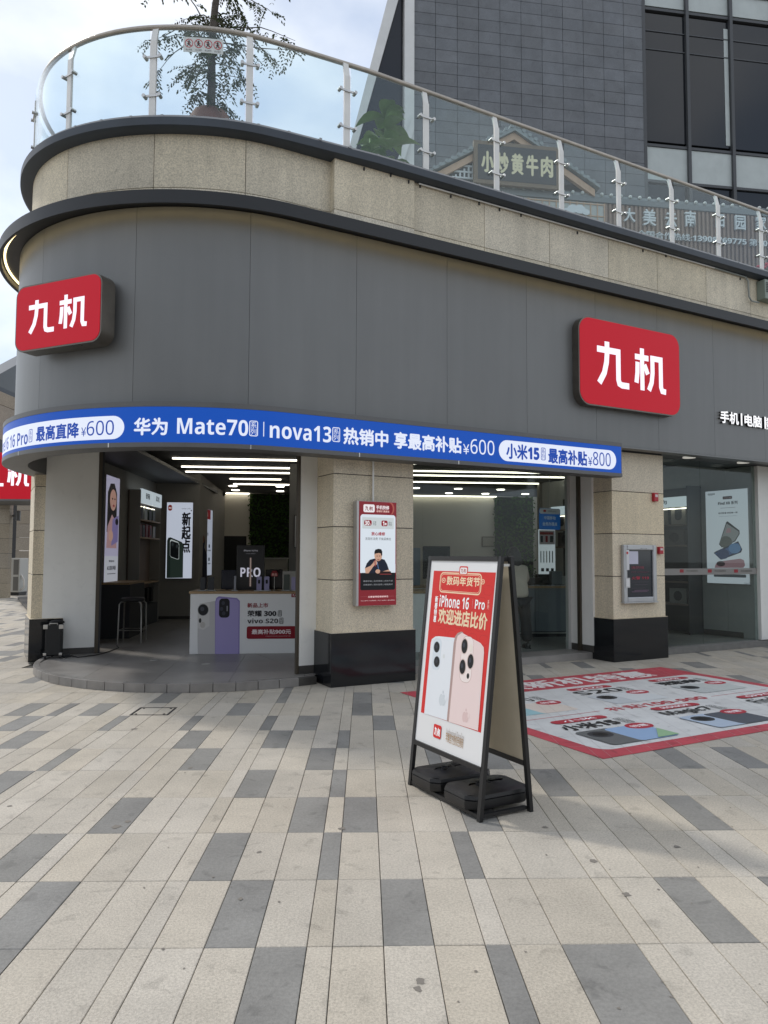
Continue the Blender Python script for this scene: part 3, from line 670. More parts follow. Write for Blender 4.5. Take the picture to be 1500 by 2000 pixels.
# strip lights and downlights
for px0, py0, px1, py1 in [(338, 896.5, 700, 901), (354, 911.5, 700, 917.5), (366, 924, 1120, 931), (449, 935.5, 549, 937), (455, 945, 565, 948), (700, 905, 1105, 911), (700, 919, 1105, 924.5), (807, 941, 1080, 946)]:
    a0, b0 = FI.onz(px0, py0, CZ - .02); a1, b1 = FI.onz(px1, py1, CZ - .02)
    b = (b0 + b1) / 2
    iprism(MB(), [(a0, b - .011), (a1, b - .011), (a1, b + .011), (a0, b + .011)], CZ - .03, CZ - .002, M_strip).build('strip_light', ceil)
for px, py in [(455, 950), (460, 958), (547, 951), (547, 960), (812, 954), (895, 955.5), (978, 957), (877, 964), (948, 965), (1026, 965.5)]:
    a, b = FI.onz(px, py, CZ - .02); x, y, _ = ipt(a, b, 0)
    MB().lathe([(.07, CZ - .022), (.11, CZ - .02), (.11, CZ - .002)], M_down, (x, y, 0), 16).build('downlight', ceil)
# cove light over the back wall
iprism(MB(), [(ib(414, 1000, BW)[0], BW - .12), (ib(487, 1000, BW)[0], BW - .12), (ib(487, 1000, BW)[0], BW - .06), (ib(414, 1000, BW)[0], BW - .06)], CZ - .03, CZ - .002, M_strip).build('cove_light', ceil)
iprism(MB(), [(ib(760, 1000, BW)[0], BW - .12), (ib(968, 1000, BW)[0], BW - .12), (ib(968, 1000, BW)[0], BW - .06), (ib(760, 1000, BW)[0], BW - .06)], CZ - .03, CZ - .002, M_strip).build('cove_light', ceil)
# back room door
d0, d1 = ib(429, 1100, BW)[0], ib(481, 1100, BW)[0]; zt = ib(450, 1047, BW)[1]
iprism(MB(), [(d0, BW - .02), (d1, BW - .02), (d1, BW - .003), (d0, BW - .003)], .0995, zt, mat('dark_doorway', (.012, .013, .016), .7)).build('door', shop)
fr = MB()
for x0, x1, z0, z1 in ((d0 - .12, d0, .0995, zt + .12), (d1, d1 + .12, .0995, zt + .12), (d0, d1, zt, zt + .12)): iprism(fr, [(x0, BW - .05), (x1, BW - .05), (x1, BW - .001), (x0, BW - .001)], z0, z1, M_iwall)
fr.build('door_frame', shop)
# column between the openings, seen inside
iprism(MB(), [(ib(565, 1000, 15)[0], 15), (ib(640, 1000, 15)[0], 15), (ib(640, 1000, 15)[0], 15.6), (ib(565, 1000, 15)[0], 15.6)], .09, CZ, mat('inner_column', (.30, .295, .28), .8)).build('inner_column', shop)
iprism(MB(), [(ib(1054, 1000, 18)[0], 18), (ib(1054, 1000, 18)[0] + 3, 18), (ib(1054, 1000, 18)[0] + 3, 18.2), (ib(1054, 1000, 18)[0], 18.2)], .09, CZ, M_iwalld).build('partition_wall', shop)

def text_solid(body, bold, depth, x0, z0, x1, z1, m, F, keep=False):
    c = bpy.data.curves.new('t', 'FONT'); c.body = uni(body, bold); c.size = 1; c.offset = bold * .5; c.resolution_u = 3; c.extrude = .5
    o = bpy.data.objects.new('t', c); COL.objects.link(o); bpy.context.view_layer.update()
    me = bpy.data.meshes.new_from_object(o.evaluated_get(bpy.context.evaluated_depsgraph_get()))
    v = [tuple(p.co) for p in me.vertices]; f = [tuple(p.vertices) for p in me.polygons]
    bpy.data.objects.remove(o); bpy.data.curves.remove(c); bpy.data.meshes.remove(me)
    a0, a1 = min(p[0] for p in v), max(p[0] for p in v); b0, b1 = min(p[1] for p in v), max(p[1] for p in v)
    k = (z1 - z0) / (b1 - b0); kx = (x1 - x0) / (a1 - a0) if not keep else k
    mb = MB(); mb.add([F(x0 + (p[0] - a0) * kx, z0 + (p[1] - b0) * k, (p[2] + .5) * depth) for p in v], f, m); return mb
def rrpoly(x0, y0, x1, y1, r, k=8):
    out = []
    for cx, cy, a0 in ((x1 - r, y0 + r, -90), (x1 - r, y1 - r, 0), (x0 + r, y1 - r, 90), (x0 + r, y0 + r, 180)):
        out += [(cx + r * math.cos(R(a0 + 90 * i / k)), cy + r * math.sin(R(a0 + 90 * i / k))) for i in range(k + 1)]
    return out
FRONT = lambda x, z, h: (x, -h, z)            # h metres out of a front facing -y

# ================================================================== curved blue banner light box
def cylpx(px, py, off=.325):
    r = ray(px, py); C = FA.pt(CA, CB); rad = RR + off
    d = Vector((r.x, r.y)); c = Vector((C.x, C.y)); A_ = d.dot(d); B_ = -2 * d.dot(c); D = B_ * B_ - 4 * A_ * (c.dot(c) - rad * rad)
    if D >= 0:
        k = (-B_ - math.sqrt(D)) / 2 / A_; a, b, _ = FA.inv(Vector((d.x * k, d.y * k, 0)))
        if a < CA: return -math.atan2(CA - a, CB - b) * 2.65, EYE + r.z * k
    a, z = FA.onb(px, py, -off); return a + .65, z
ban = T('promotion_light_box', 'long curved blue light-box banner with white Chinese price offers above the shop entrance', 'light box', FA)
BU0, BU1 = UB - 1.2, 5.016
fr = MB(); sweep(fr, [(.03, 2.665), (.30, 2.657), (.326, 2.665), (.326, 2.712), (.318, 2.715), (.318, 3.092), (.326, 3.095), (.326, 3.15), (.22, 3.152), (.22, 3.10), (.03, 3.10)], BU0, BU1, M_frame)
fr.build('frame', ban, 35)
M_blue = mat('banner_blue', tuple(x * .4 for x in lin('#1850b4')[:3]), .4, emit=.58, ecol=lin('#1850b2')[:3], spec=.2)
sweep(MB(), rect(.3185, .322, 2.714, 3.093), BU0 + .01, BU1 - .014, M_blue).build('blue_face', ban, 35)
for u in (-3.3, -1.9, -.45, .82, 2.2):         # joints of the frame lips
    sweep(MB(), rect(.3262, .3275, 2.664, 2.71), u, u + .012, M_steel).build('frame_joint', ban)
A = Art(ban, FA.pt(0, 0), FA.t, (0, 0, 1), lift=.0005, step=.0006, mapf=lambda u, z, h: Pu(u, .3222 + h) + (z,))
A.e = .75; Wt = '#d6dceb'; Bl = '#12409c'
A.rr(-5.2, 2.752, -1.725, 3.002, .125, Wt, 40, raw=True)
A.rr(2.83, 2.755, 4.902, 3.027, .135, Wt, 20, raw=True)
A.t('iPhone16 16 Pro', -4.42, 2.775, -3.08, 2.935, Bl, .012, raw=True)
A.ring(-3.06, 2.79, -2.983, 2.94, .018, .008, Bl, raw=True); A.t('系\n列', -3.045, 2.805, -2.998, 2.925, Bl, .0, raw=True)
A.t('最高直降', -2.912, 2.782, -2.253, 2.955, Bl, .022, raw=True); A.t('¥', -2.225, 2.795, -2.165, 2.892, Bl, .0, raw=True); A.t('600', -2.157, 2.798, -1.838, 2.957, Bl, .0, raw=True)
A.t('华为', -1.623, 2.786, -1.275, 2.976, Wt, .02, raw=True); A.t('Mate70', -1.181, 2.803, -.473, 2.975, Wt, .018, raw=True)
A.ring(-.462, 2.806, -.372, 2.975, .02, .009, Wt, raw=True); A.t('系\n列', -.447, 2.82, -.387, 2.962, Wt, .0, raw=True)
A.r(-.317, 2.81, -.308, 2.97, Wt, raw=True)
A.t('nova13', -.248, 2.80, .468, 2.98, Wt, .018, raw=True)
A.ring(.481, 2.815, .577, 2.982, .02, .009, Wt, raw=True); A.t('系\n列', .496, 2.83, .562, 2.968, Wt, .0, raw=True)
A.t('热销中', .617, 2.797, 1.205, 2.995, Wt, .02, raw=True); A.t('享最高补贴', 1.281, 2.798, 2.25, 3.0, Wt, .02, raw=True); A.t('¥', 2.273, 2.80, 2.365, 2.925, Wt, .0, raw=True); A.t('600', 2.385, 2.812, 2.757, 3.0, Wt, .0, raw=True)
A.t('小米15', 2.945, 2.785, 3.498, 2.992, Bl, .02, raw=True); A.ring(3.526, 2.805, 3.604, 2.973, .018, .008, Bl, raw=True); A.t('系\n列', 3.538, 2.818, 3.592, 2.96, Bl, .0, raw=True)
A.t('最高补贴', 3.648, 2.772, 4.346, 2.98, Bl, .02, raw=True); A.t('¥', 4.366, 2.782, 4.44, 2.905, Bl, .0, raw=True); A.t('800', 4.455, 2.795, 4.791, 2.985, Bl, .0, raw=True)
A.done('lettering')

# ================================================================== red logo light boxes
def redbox(label, fr_, a, b, z, rot, W, H, depth, rad, side=.0):
    t = T('logo_light_box', label, 'light box', fr_, a, b, z, rot)
    MB().prism(rrpoly(-W / 2, -H / 2, W / 2, H / 2, rad), -side, depth, mat('sign_case_bronze', (.16, .145, .125), .3, metal=.7, var=.2, scale=3), FRONT).build('case', t, 40)
    MB().prism(rrpoly(-W / 2 + .018, -H / 2 + .018, W / 2 - .018, H / 2 - .018, rad - .018), depth, depth + .006, mat('sign_red', tuple(x * .45 for x in lin('#a81020')[:3]), .35, emit=.55, ecol=lin('#ba1528')[:3], spec=.2), FRONT).build('red_face', t, 40)
    m = mw(t); A = Art(t, m @ Vector((0, -depth - .006, 0)), m.to_3x3() @ Vector((1, 0, 0)), (0, 0, 1), lift=.001, step=.0008); A.e = .85
    logo(A, -W * .335, -H * .245, W * .335, H * .25, '#ece4f2', raw=True); A.done('logo_character'); return t
redbox('large red rounded light-box sign with white two-character logo on the straight grey fascia', FA, 4.581, -.205, 4.262, 0, 2.04, 1.255, .125, .2)
ph = .945
redbox('red rounded light-box sign with white logo on the curved end of the fascia', FA, CA - (RR + .25) * math.sin(ph), CB - (RR + .25) * math.cos(ph), 4.151, -ph - .03 + .06, 1.27, .75, .17, .13, side=.02)
# channel letters
for txt, p0, p1, lab in (('手机', 1408, 1444, 'white raised letters reading mobile phone on the grey fascia'), ('|', 1448, 1451, 'thin white raised bar between the two raised words on the fascia'), ('电脑', 1455, 1489, 'white raised letters reading computer on the grey fascia'), ('|', 1494, 1497, 'thin white raised bar after the raised word computer on the fascia')):
    a0, _ = FA.onb(p0, 815, -.25); a1, _ = FA.onb(p1, 815, -.25)
    t = T('raised_lettering', lab, 'lettering', FA, a0, -.198, 3.66)
    text_solid(txt, 0, .04, 0, 0, a1 - a0, .2, M_dark, FRONT).build('letter_side', t)
    A = Art(t, FA.pt(a0, -.2385, 3.66), FA.t, (0, 0, 1), lift=.0006); A.e = .8; A.t(txt, 0, 0, a1 - a0, .2, '#f2f2f4', .02, raw=True); A.done('letter_face')
t = T('raised_lettering', 'partly seen white raised letters at the far right end of the fascia', 'lettering', FA, FA.onb(1500, 815, -.25)[0] + .02, -.198, 3.66)
text_solid('数码', 0, .04, 0, 0, .47, .2, pm('#f2f2f4', .8), FRONT).build('letter_face', t)

# ================================================================== railing on the terrace
rl = T('glass_railing', 'curved glass railing with steel handrail and white posts along the terrace edge', 'railing', FA)
rs = [Pu(u, -.05 + smooth_back(u)) + (7.60,) for u in us(UB - 3, 9.9, .12)]
MB().tube(rs, .03, M_rail, 10).build('handrail', rl, 60)
pu = [UB - 1.4, UB - .1, -4.15, -2.915, -1.676, -.46, .788, 1.927, 3.063, 4.228, 5.368, 6.536, 7.658, 8.788, 9.9]
for i, u in enumerate(pu):
    d = smooth_back(u); mb = MB()
    def Q(du, off, z): a, b = Pu(u + du, off + d); return (a, b, z)
    nx = Vector(Q(.01, 0, 0)) - Vector(Q(-.01, 0, 0)); nrm = Vector((-nx.y, nx.x, 0)).normalized()
    mb.bar(Q(0, 0, 6.40), Q(0, 0, 7.40), .075, .03, M_post, up=nrm).bar(Q(0, -.001, 7.385), Q(0, -.05, 7.585), .07, .025, M_post, up=nrm)
    p = mb.build('post', rl)
    cl = MB()
    for z in (6.74, 7.20):
        cl.bar(Q(-.115, .022, z), Q(.115, .022, z), .016, .022, M_steel, up=(0, 0, 1))
        for s_ in (-.1, .1): cl.tube([Q(s_, .05, z), Q(s_, -.02, z)], .021, M_steel, 10)
        cl.build('clamp', p, 40); cl = MB()
for u0, u1 in zip(pu, pu[1:]):
    g = MB(); sweep(g, rect(-.006, .006, 6.52, 7.535), u0 + .055, u1 - .055, M_rglass, st=.15, fn=smooth_back)
    g.build('glass_panel', rl, 35)
# prohibition notice on the glass
u0, zt_ = cylpx(355, 66, .02); u1, _ = cylpx(436, 80, .02)
nt_ = T('prohibition_notice', 'small translucent notice with four red prohibition circles stuck on the railing glass', 'notice', FA)
u0, u1 = u0, u1; zc = 7.36
sweep(MB(), rect(.008, .012, zc - .09, zc + .085), u0, u1, mat('notice_film', (.62, .66, .64), .5), fn=smooth_back).build('notice_plate', nt_)
A = Art(nt_, FA.pt(0, 0), FA.t, (0, 0, 1), mapf=lambda u, z, h: Pu(u, .0125 + h + smooth_back(u)) + (z,))
for k in range(4):
    c = u0 + (u1 - u0) * (.14 + .24 * k)
    A.ring(c - .052, zc - .04, c + .052, zc + .064, .052, .008, '#c04048', raw=True); A.line([(c - .036, zc + .048), (c + .036, zc - .024)], .007, '#c04048', raw=True)
    A.el(c, zc + .035, .011, .011, '#303030', raw=True); A.line([(c, zc + .025), (c - .004, zc)], .013, '#303030', raw=True); A.line([(c - .004, zc), (c - .022, zc - .022)], .008, '#303030', raw=True); A.line([(c - .004, zc), (c + .018, zc - .02)], .008, '#303030', raw=True); A.line([(c - .022, zc + .005), (c + .022, zc + .018)], .007, '#303030', raw=True)
    A.t('禁止攀爬', c - .04, zc - .075, c + .04, zc - .055, '#808080', raw=True)
A.done('pictogram')

# ================================================================== A-frame sign with two weights
af = T('sandwich_board', 'black-framed A-shaped advertising board with red and white phone poster standing on the paving', 'sign board', FA, -1.063, -3.964, 0, -math.pi / 2)
HW = .4025; TZ = 1.525; FY = .165; BY = .372; BT = .235
fy = lambda z: FY * z / TZ
by = lambda z: BY + (BT - BY) * z / TZ
M_af = mat('black_board_frame', (.012, .012, .013), .42)
for s_ in (-1, 1):
    MB().bar((s_ * (HW - .0125), 0, 0), (s_ * (HW - .0125), FY, TZ), .025, .03, M_af, up=(1, 0, 0)).build('front_leg', af)
    MB().bar((s_ * (HW - .0125), BY, 0), (s_ * (HW - .0125), BT, TZ), .025, .03, M_af, up=(1, 0, 0)).build('back_leg', af)
    MB().bar((s_ * (HW - .03), .02, .022), (s_ * (HW - .03), BY - .02, .022), .024, .02, M_af).build('foot_bar', af)
MB().bar((-HW + .026, fy(TZ - .015), TZ - .015), (HW - .026, fy(TZ - .015), TZ - .015), .03, .03, M_af).build('top_bar', af)
MB().bar((-HW + .026, by(TZ - .015), TZ - .015), (HW - .026, by(TZ - .015), TZ - .015), .03, .03, M_af).build('top_bar', af)
MB().bar((-HW + .026, fy(.285), .285), (HW - .026, fy(.285), .285), .03, .03, M_af).build('bottom_bar', af)
MB().bar((-HW + .026, by(.285), .285), (HW - .026, by(.285), .285), .03, .03, M_af).build('bottom_bar', af)
MB().bar((-HW + .026, .006, .022), (HW - .026, .006, .022), .022, .022, M_af).build('foot_bar', af)
hg = MB().box(HW - .03, HW - .005, FY - .01, BT + .01, TZ - .06, TZ - .045, M_steel).build('hinge', af); hg = MB().box(-HW + .005, -HW + .03, FY - .01, BT + .01, TZ - .06, TZ - .045, M_steel).build('hinge', af)
pz0, pz1 = .298, TZ - .03
def slab(x0, x1, yf, o0, o1, m):
    pts = [(x, yf(z) + o, z) for z in (pz0, pz1) for x in (x0, x1) for o in (o0, o1)]
    return MB().add(pts, [(0, 2, 3, 1), (4, 5, 7, 6), (0, 4, 6, 2), (1, 3, 7, 5), (0, 1, 5, 4), (2, 6, 7, 3)], m)
board = slab(-HW + .0265, HW - .0265, fy, -.006, .004, mat('poster_white', (.80, .80, .80), .45)).build('poster_panel', af)
slab(-HW + .0265, HW - .0265, by, -.008, .004, mat('board_back', (.64, .57, .44), .7, var=.1, scale=3)).build('back_panel', af)
m = mw(af); up = m.to_3x3() @ Vector((0, FY, TZ)).normalized()
A = Art(board, m @ Vector((0, fy(.3) - .0065, .3)), m.to_3x3() @ Vector((1, 0, 0)), up, crop=(760, 1060, .28), lift=.0004, step=.00004)
RD, CR = '#d8302c', '#f6dcb8'
A.poly([(313, 195), (745, 208), (640, 1325), (222, 1182)], RD)
for i in range(6):                            # faint ornament in the red ground
    for j in range(5): A.lay = .0006; A.ring(-.26 + j * .115 + (i % 2) * .05, .62 + i * .075, -.26 + j * .115 + (i % 2) * .05 + .09, .62 + i * .075 + .06, .028, .003, '#c92a2a', raw=True)
A.rr(357, 300, 685, 222, .03, RD); A.ring(-.245, .990, .225, 1.125, .035, .008, CR, raw=True); A.ring(-.232, 1.002, .212, 1.113, .03, .003, CR, raw=True)
A.rr(488, 222, 552, 165, .012, RD); A.rr(494, 217, 546, 174, .01, '#f4f0ee'); logo(A, 501, 208, 538, 182, '#b03030')
A.t('数码年货节', 400, 295, 638, 242, CR, .03)
for x, y in ((382, 262), (655, 273)): A.el(x, y, 13, 18, CR); A.el(x, y, 9, 13, RD); A.el(x, y, 4, 6, CR)
A.t('新\n春\n特\n惠', 308, 552, 345, 372, '#ffffff', .02)
A.t('iPhone 16', 350, 445, 562, 380, '#ffffff', .03); A.r(580, 455, 586, 390, '#ffffff'); A.t('Pro', 598, 462, 672, 402, '#ffffff', .03); A.t('系\n列', 684, 464, 702, 400, '#ffe0d0')
A.t('欢迎进店比价', 340, 562, 692, 492, CR, .035)
# phones
A.poly([(246, 1190), (292, 700), (300, 672), (325, 654), (350, 652), (470, 665), (430, 1250)], '#e9edf2')
A.rr(296, 880, 372, 672, .032, '#dbe3ea')
for y in (728, 830): A.el(334, y, 24, 42, '#c9d2da'); A.el(334, y, 20, 38, '#1b1c20'); A.el(332, y - 4, 8, 14, '#33363f')
A.el(384, 792, 8, 16, '#dfe3e4')
A.poly([(404, 1243), (452, 700), (462, 655), (480, 630), (505, 620), (520, 625), (480, 680), (425, 1250)], '#b59a94')
A.poly([(418, 1248), (470, 690), (480, 650), (510, 628), (640, 700), (662, 730), (664, 765), (622, 1312)], '#eed9d6')
A.rr(487, 965, 598, 660, .05, '#f3e6e2'); A.ring(A.cv(487, 965)[0], A.cv(487, 965)[1], A.cv(598, 660)[0], A.cv(598, 660)[1], .05, .003, '#c9aaa4', raw=True)
for x, y in ((528, 722), (570, 828), (514, 866)): A.el(x, y, 26, 58, '#d9c4be'); A.el(x, y, 21, 51, '#17181b'); A.el(x - 4, y - 8, 8, 18, '#3a3d48')
A.el(574, 735, 12, 28, '#efe4da'); A.el(552, 930, 9, 20, '#1a1a1c')
for cx, cy, k, cl in ((373, 1095, 24, '#d5dbe0'), (534, 1215, 22, '#e0c5c2')):   # pale apple marks
    A.el(cx - k * .35, cy, k * .62, k * 1.7, cl); A.el(cx + k * .35, cy + 3, k * .62, k * 1.7, cl); A.el(cx + k * 1.05, cy - k * .4, k * .35, k * .75, '#e9edf2' if k == 24 else '#eed9d6'); A.el(cx + k * .25, cy - k * 2.2, k * .2, k * .5, cl)
A.rr(308, 1352, 368, 1280, .012, RD); logo(A, 317, 1338, 360, 1297, '#ffffff')
A.r(382, 1370, 384, 1305, '#d8cfc8'); A.t('Authorized Reseller', 397, 1352, 526, 1332, '#b9b2ae'); A.t('苹果官方授权经销商', 395, 1388, 522, 1366, '#b08a58', 0)
A.done('poster_print')
def weight(label, y0, y1):
    t = T('ballast_weight', label, 'weight', FA, -.862, -(y0 + y1) / 2, .032, -math.pi / 2)
    hw, hd = (y1 - y0) / 2, .235; mb = MB(); c = .05
    def ring_(k, z): return [(x, y, z) for x, y in [(-hw + k + c, -hd + k), (hw - k - c, -hd + k), (hw - k, -hd + k + c), (hw - k, hd - k - c), (hw - k - c, hd - k), (-hw + k + c, hd - k), (-hw + k, hd - k - c), (-hw + k, -hd + k + c)]]
    rings = [ring_(.02, 0), ring_(.004, .012), ring_(.0, .03), ring_(0, .06), ring_(.006, .064), ring_(.0, .068), ring_(.004, .088), ring_(.02, .096), ring_(.05, .10), ring_(.09, .108), ring_(.12, .111)]
    vs = [p for r_ in rings for p in r_]; n = 8
    fs = [(i * n + j, i * n + (j + 1) % n, (i + 1) * n + (j + 1) % n, (i + 1) * n + j) for i in range(len(rings) - 1) for j in range(n)] + [tuple(range(n))[::-1], tuple((len(rings) - 1) * n + j for j in range(n))]
    mb.add(vs, fs, M_blackp); mb.build('body', t, 25)
    rb = MB()
    for sx, sy in ((1, 1), (-1, 1), (1, -1), (-1, -1)): rb.add([(sx * .02, sy * .035, .115), (sx * .05, sy * .03, .112), (sx * (hw - .02), sy * (hd - .045), .093), (sx * (hw - .045), sy * (hd - .02), .093), (sx * .03, sy * .03, .08), (sx * (hw - .04), sy * (hd - .04), .07)], [(0, 1, 2, 3)] if sx * sy > 0 else [(3, 2, 1, 0)], M_blackp)
    rb.build('rib', t)
    MB().lathe([(.024, .10), (.024, .119), (.018, .122), (.017, .114)], M_blackp, (.03, -.07, 0), 16).build('filler_cap', t, 40)
    MB().box(-.03, .03, .0, .022, .106, .1125, mat('hole_black', (.003, .003, .003), .9)).build('handle_slot', t)
    return t
weight('black plastic ballast weight at the poster-left end of the sandwich board, near the granite pillar', 3.60, 3.92)
weight('black plastic ballast weight at the board end farther from the shop, beside the front foot', 3.985, 4.30)

# ================================================================== floor graphic
fg = T('floor_graphic', 'large red and white phone promotion sticker laid flat on the paving before the shop', 'floor sticker', FA, .54, -3.72, 0)
GW, GH = 4.16, 3.07
M_fgr = mat('floor_sticker_red', lin('#c04a54'), .7, var=.15, scale=5, detail=8, dirt=.2); M_fgw = mat('floor_sticker_white', (.68, .68, .66), .7, var=.08, scale=3, detail=8, dirt=.14)
MB().box(0, GW, 0, GH, .0028, .0042, M_fgr).build('red_sheet', fg)
A = Art(fg, FA.pt(.54, -3.72, .0042), FA.t, FA.n, crop=(1040, 860, .3199), lift=.0003, step=.0002)
A.rr(.16, .17, GW - .16, GH - .62, .14, M_fgw, raw=True)
G1 = lambda x0, y0, x1, y1: (A.cv(x0, y0) + A.cv(x1, y1))
def gt(txt, x0, y0, x1, y1, c, b=.03): A.t(txt, x0, y0, x1, y1, c, b)
A.t('焕新机特惠', 1.0, GH - .52, 3.55, GH - .10, '#efe9e6', .03, raw=True)
A.rr(.25, GH - .57, .95, GH - .07, .1, '#efe9e6', raw=True)
A.done('sticker_print')
def promo(cx, cy, head, name, cA, cB):
    A.rr(cx - .33, cy + .40, cx + .33, cy + .52, .06, '#b83a46', raw=True); A.t(head, cx - .2, cy + .425, cx + .2, cy + .495, '#ffffff', .02, raw=True)
    A.t(name, cx - .40, cy + .15, cx + .26, cy + .35, '#2a2a2c', .03, raw=True); A.ring(cx + .30, cy + .15, cx + .4, cy + .35, .02, .008, '#5a5a5a', raw=True); A.t('系\n列', cx + .315, cy + .165, cx + .385, cy + .335, '#5a5a5a', raw=True)
    A.rr(cx - .42, cy - .38, cx - .02, cy + .09, .05, cA, raw=True); A.rr(cx - .10, cy - .38, cx + .36, cy + .07, .05, cB, raw=True)
    A.el(cx - .25, cy - .06, .12, .10, '#3a3c40', raw=True); A.el(cx - .25, cy - .06, .07, .06, '#1a1b1d', raw=True)
    A.el(cx + .30, cy + .02, .15, .10, '#b83040', raw=True); A.t('特惠', cx + .2, cy - .02, cx + .4, cy + .06, '#f5e6e6', .02, raw=True); A.done('sticker_print')
W3 = [.78, 2.08, 3.4]
promo(W3[0], 1.83, '华为', 'Mate70', '#9fc6cc', '#dfd2c6'); promo(W3[1], 1.83, 'vivo', 'S20', '#c8ccce', '#d9dcdc'); promo(W3[2], 1.83, 'HONOR', '荣耀300', '#c4c8c6', '#c9cdc9')
promo(W3[0], .62, '小米', '小米15', '#6a6c6c', '#9ab6d8'); promo(W3[1], .62, 'HONOR', 'Magic7', '#b8c6d6', '#565a62'); promo(W3[2], .62, 'OPPO', 'Find X8', '#d0d4d8', '#b8c4d8')
A.poly([(W3[0] + .1, .25), (W3[0] + .36, .25), (W3[0] + .36, .5)], '#9cc096', raw=True)
def jline(p, q):                              # painted groove shade where the slab joints press through the sheet
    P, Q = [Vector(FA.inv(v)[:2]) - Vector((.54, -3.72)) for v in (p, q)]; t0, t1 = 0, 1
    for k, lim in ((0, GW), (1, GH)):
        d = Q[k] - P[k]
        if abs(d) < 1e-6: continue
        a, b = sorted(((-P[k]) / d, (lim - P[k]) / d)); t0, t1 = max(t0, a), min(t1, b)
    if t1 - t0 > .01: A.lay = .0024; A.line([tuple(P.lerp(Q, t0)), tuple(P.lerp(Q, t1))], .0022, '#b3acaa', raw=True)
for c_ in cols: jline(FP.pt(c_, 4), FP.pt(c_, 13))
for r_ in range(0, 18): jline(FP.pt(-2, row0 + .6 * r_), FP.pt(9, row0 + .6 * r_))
for o in A.done('joint_shade'): o['kind'] = 'stuff'
A.lay = .0012
A.r(.3, 1.285, 1.25, 1.297, '#b83a46', raw=True); A.r(2.9, 1.285, 3.86, 1.297, '#b83a46', raw=True); A.t('补贴100-900', 1.35, 1.215, 2.8, 1.38, '#b83a46', .03, raw=True)
A.done('sticker_print')

# ================================================================== repair advert light box on the pillar
ad = T('wall_light_box', 'slim dark red light-box poster with a phone repair man on the granite pillar', 'light box', FA, .54, -.002, .934)
MB().box(-.28, .256, -.098, 0, 0, 1.242, mat('alu_case', (.50, .49, .48), .35, metal=.6)).build('case', ad, bevel=.004)
MB().box(-.252, .2545, -.1, -.0982, .004, 1.238, mat('ad_red', tuple(x * .6 for x in lin('#7c1622')[:3]), .4, emit=.5, ecol=lin('#7c1622')[:3])).build('red_face', ad)
MB().tube([(-.03, -.03, 1.242), (-.03, -.03, 1.76)], .013, M_post, 8).build('cable_conduit', ad, 50)
A = Art(ad, FA.pt(.54, -.102, .934), FA.t, (0, 0, 1), crop=(680, 960, .12), lift=.0006, step=.0004); A.e = .6
A.rr(195, 1325, 770, 388, .035, '#dbe4ec'); A.r(195, 1325, 770, 1180, '#dbe4ec')
A.rr(197, 1608, 764, 1320, .02, '#101216'); A.r(197, 1400, 768, 1327, '#101216')
A.rr(228, 602, 742, 432, .01, '#c9d0d2')
A.el(690, 280, 60, 100, '#a8584e'); A.el(670, 285, 55, 95, '#7c1622')
A.rr(248, 334, 432, 213, .02, '#efe8ea'); logo(A, 278, 306, 402, 243, '#7c1622'); A.t('手机快修', 455, 290, 668, 232, '#f0e4e6', .03); A.t('修得好 真便宜', 458, 338, 670, 310, '#e0b8b0', .01)
A.rr(258, 552, 382, 466, .02, '#8c1626'); A.t('30', 270, 545, 345, 476, '#ffffff', .03); A.t('分', 350, 545, 374, 520, '#ffffff'); A.t('立等\n可取', 402, 552, 456, 484, '#50585c')
A.rr(540, 564, 640, 474, .02, '#8c1626'); A.t('1', 560, 555, 585, 486, '#ffffff', .04); A.t('年', 592, 552, 626, 510, '#ffffff', .02); A.t('超长\n质保', 655, 560, 710, 492, '#50585c')
A.t('放心维修', 375, 716, 600, 660, '#a02834', .02); A.t('无隐形消费 不偷梁换柱', 275, 790, 695, 752, '#4a4c50', .0)
NV, SK = '#161c2c', '#c79d86'
A.poly([(270, 1250), (300, 1170), (350, 1110), (430, 1090), (520, 1088), (590, 1110), (630, 1180), (660, 1270), (600, 1300), (560, 1330), (330, 1330), (300, 1290)], NV)
A.poly([(270, 1250), (360, 1210), (440, 1120), (470, 1150), (400, 1230), (330, 1330), (280, 1330)], SK); A.poly([(560, 1300), (660, 1270), (690, 1310), (560, 1320)], SK)
A.el(487, 1040, 62, 92, SK); A.poly([(425, 1030), (424, 985), (440, 945), (490, 932), (535, 940), (552, 975), (552, 1035), (535, 1050), (530, 1010), (500, 1000), (440, 1010)], '#0e0e10')
A.el(470, 1050, 12, 6, '#3a2a24'); A.el(510, 1050, 12, 6, '#3a2a24'); A.el(488, 1112, 22, 8, '#8a4a40')
A.el(440, 1160, 30, 40, SK); A.line([(430, 1120), (440, 1220)], .012, '#8a2030'); A.line([(470, 1150), (490, 1260)], .006, '#6a90c0'); A.el(480, 1300, 40, 34, SK)
A.poly([(510, 1300), (690, 1300), (700, 1345), (520, 1355)], '#241414'); A.line([(510, 1345), (700, 1345)], .006, '#a04040')
A.t('爆屏修复 | 后壳更换 | 内存升级', 240, 1476, 722, 1440, '#9a9ca0'); A.t('主板维修 | 进水急救 | 电脑维修', 240, 1535, 722, 1496, '#9a9ca0')
A.t('云南省特级维修单位', 318, 1730, 650, 1690, '#eac8c8', .015); A.r(195, 1714, 305, 1709, '#b07070'); A.r(660, 1704, 745, 1699, '#b07070')
A.t('专业工程师 | 高品质配件 | 360+门店服务 | 提供备用机', 200, 1790, 755, 1758, '#e8d4d4', .0)
A.done('poster_print')

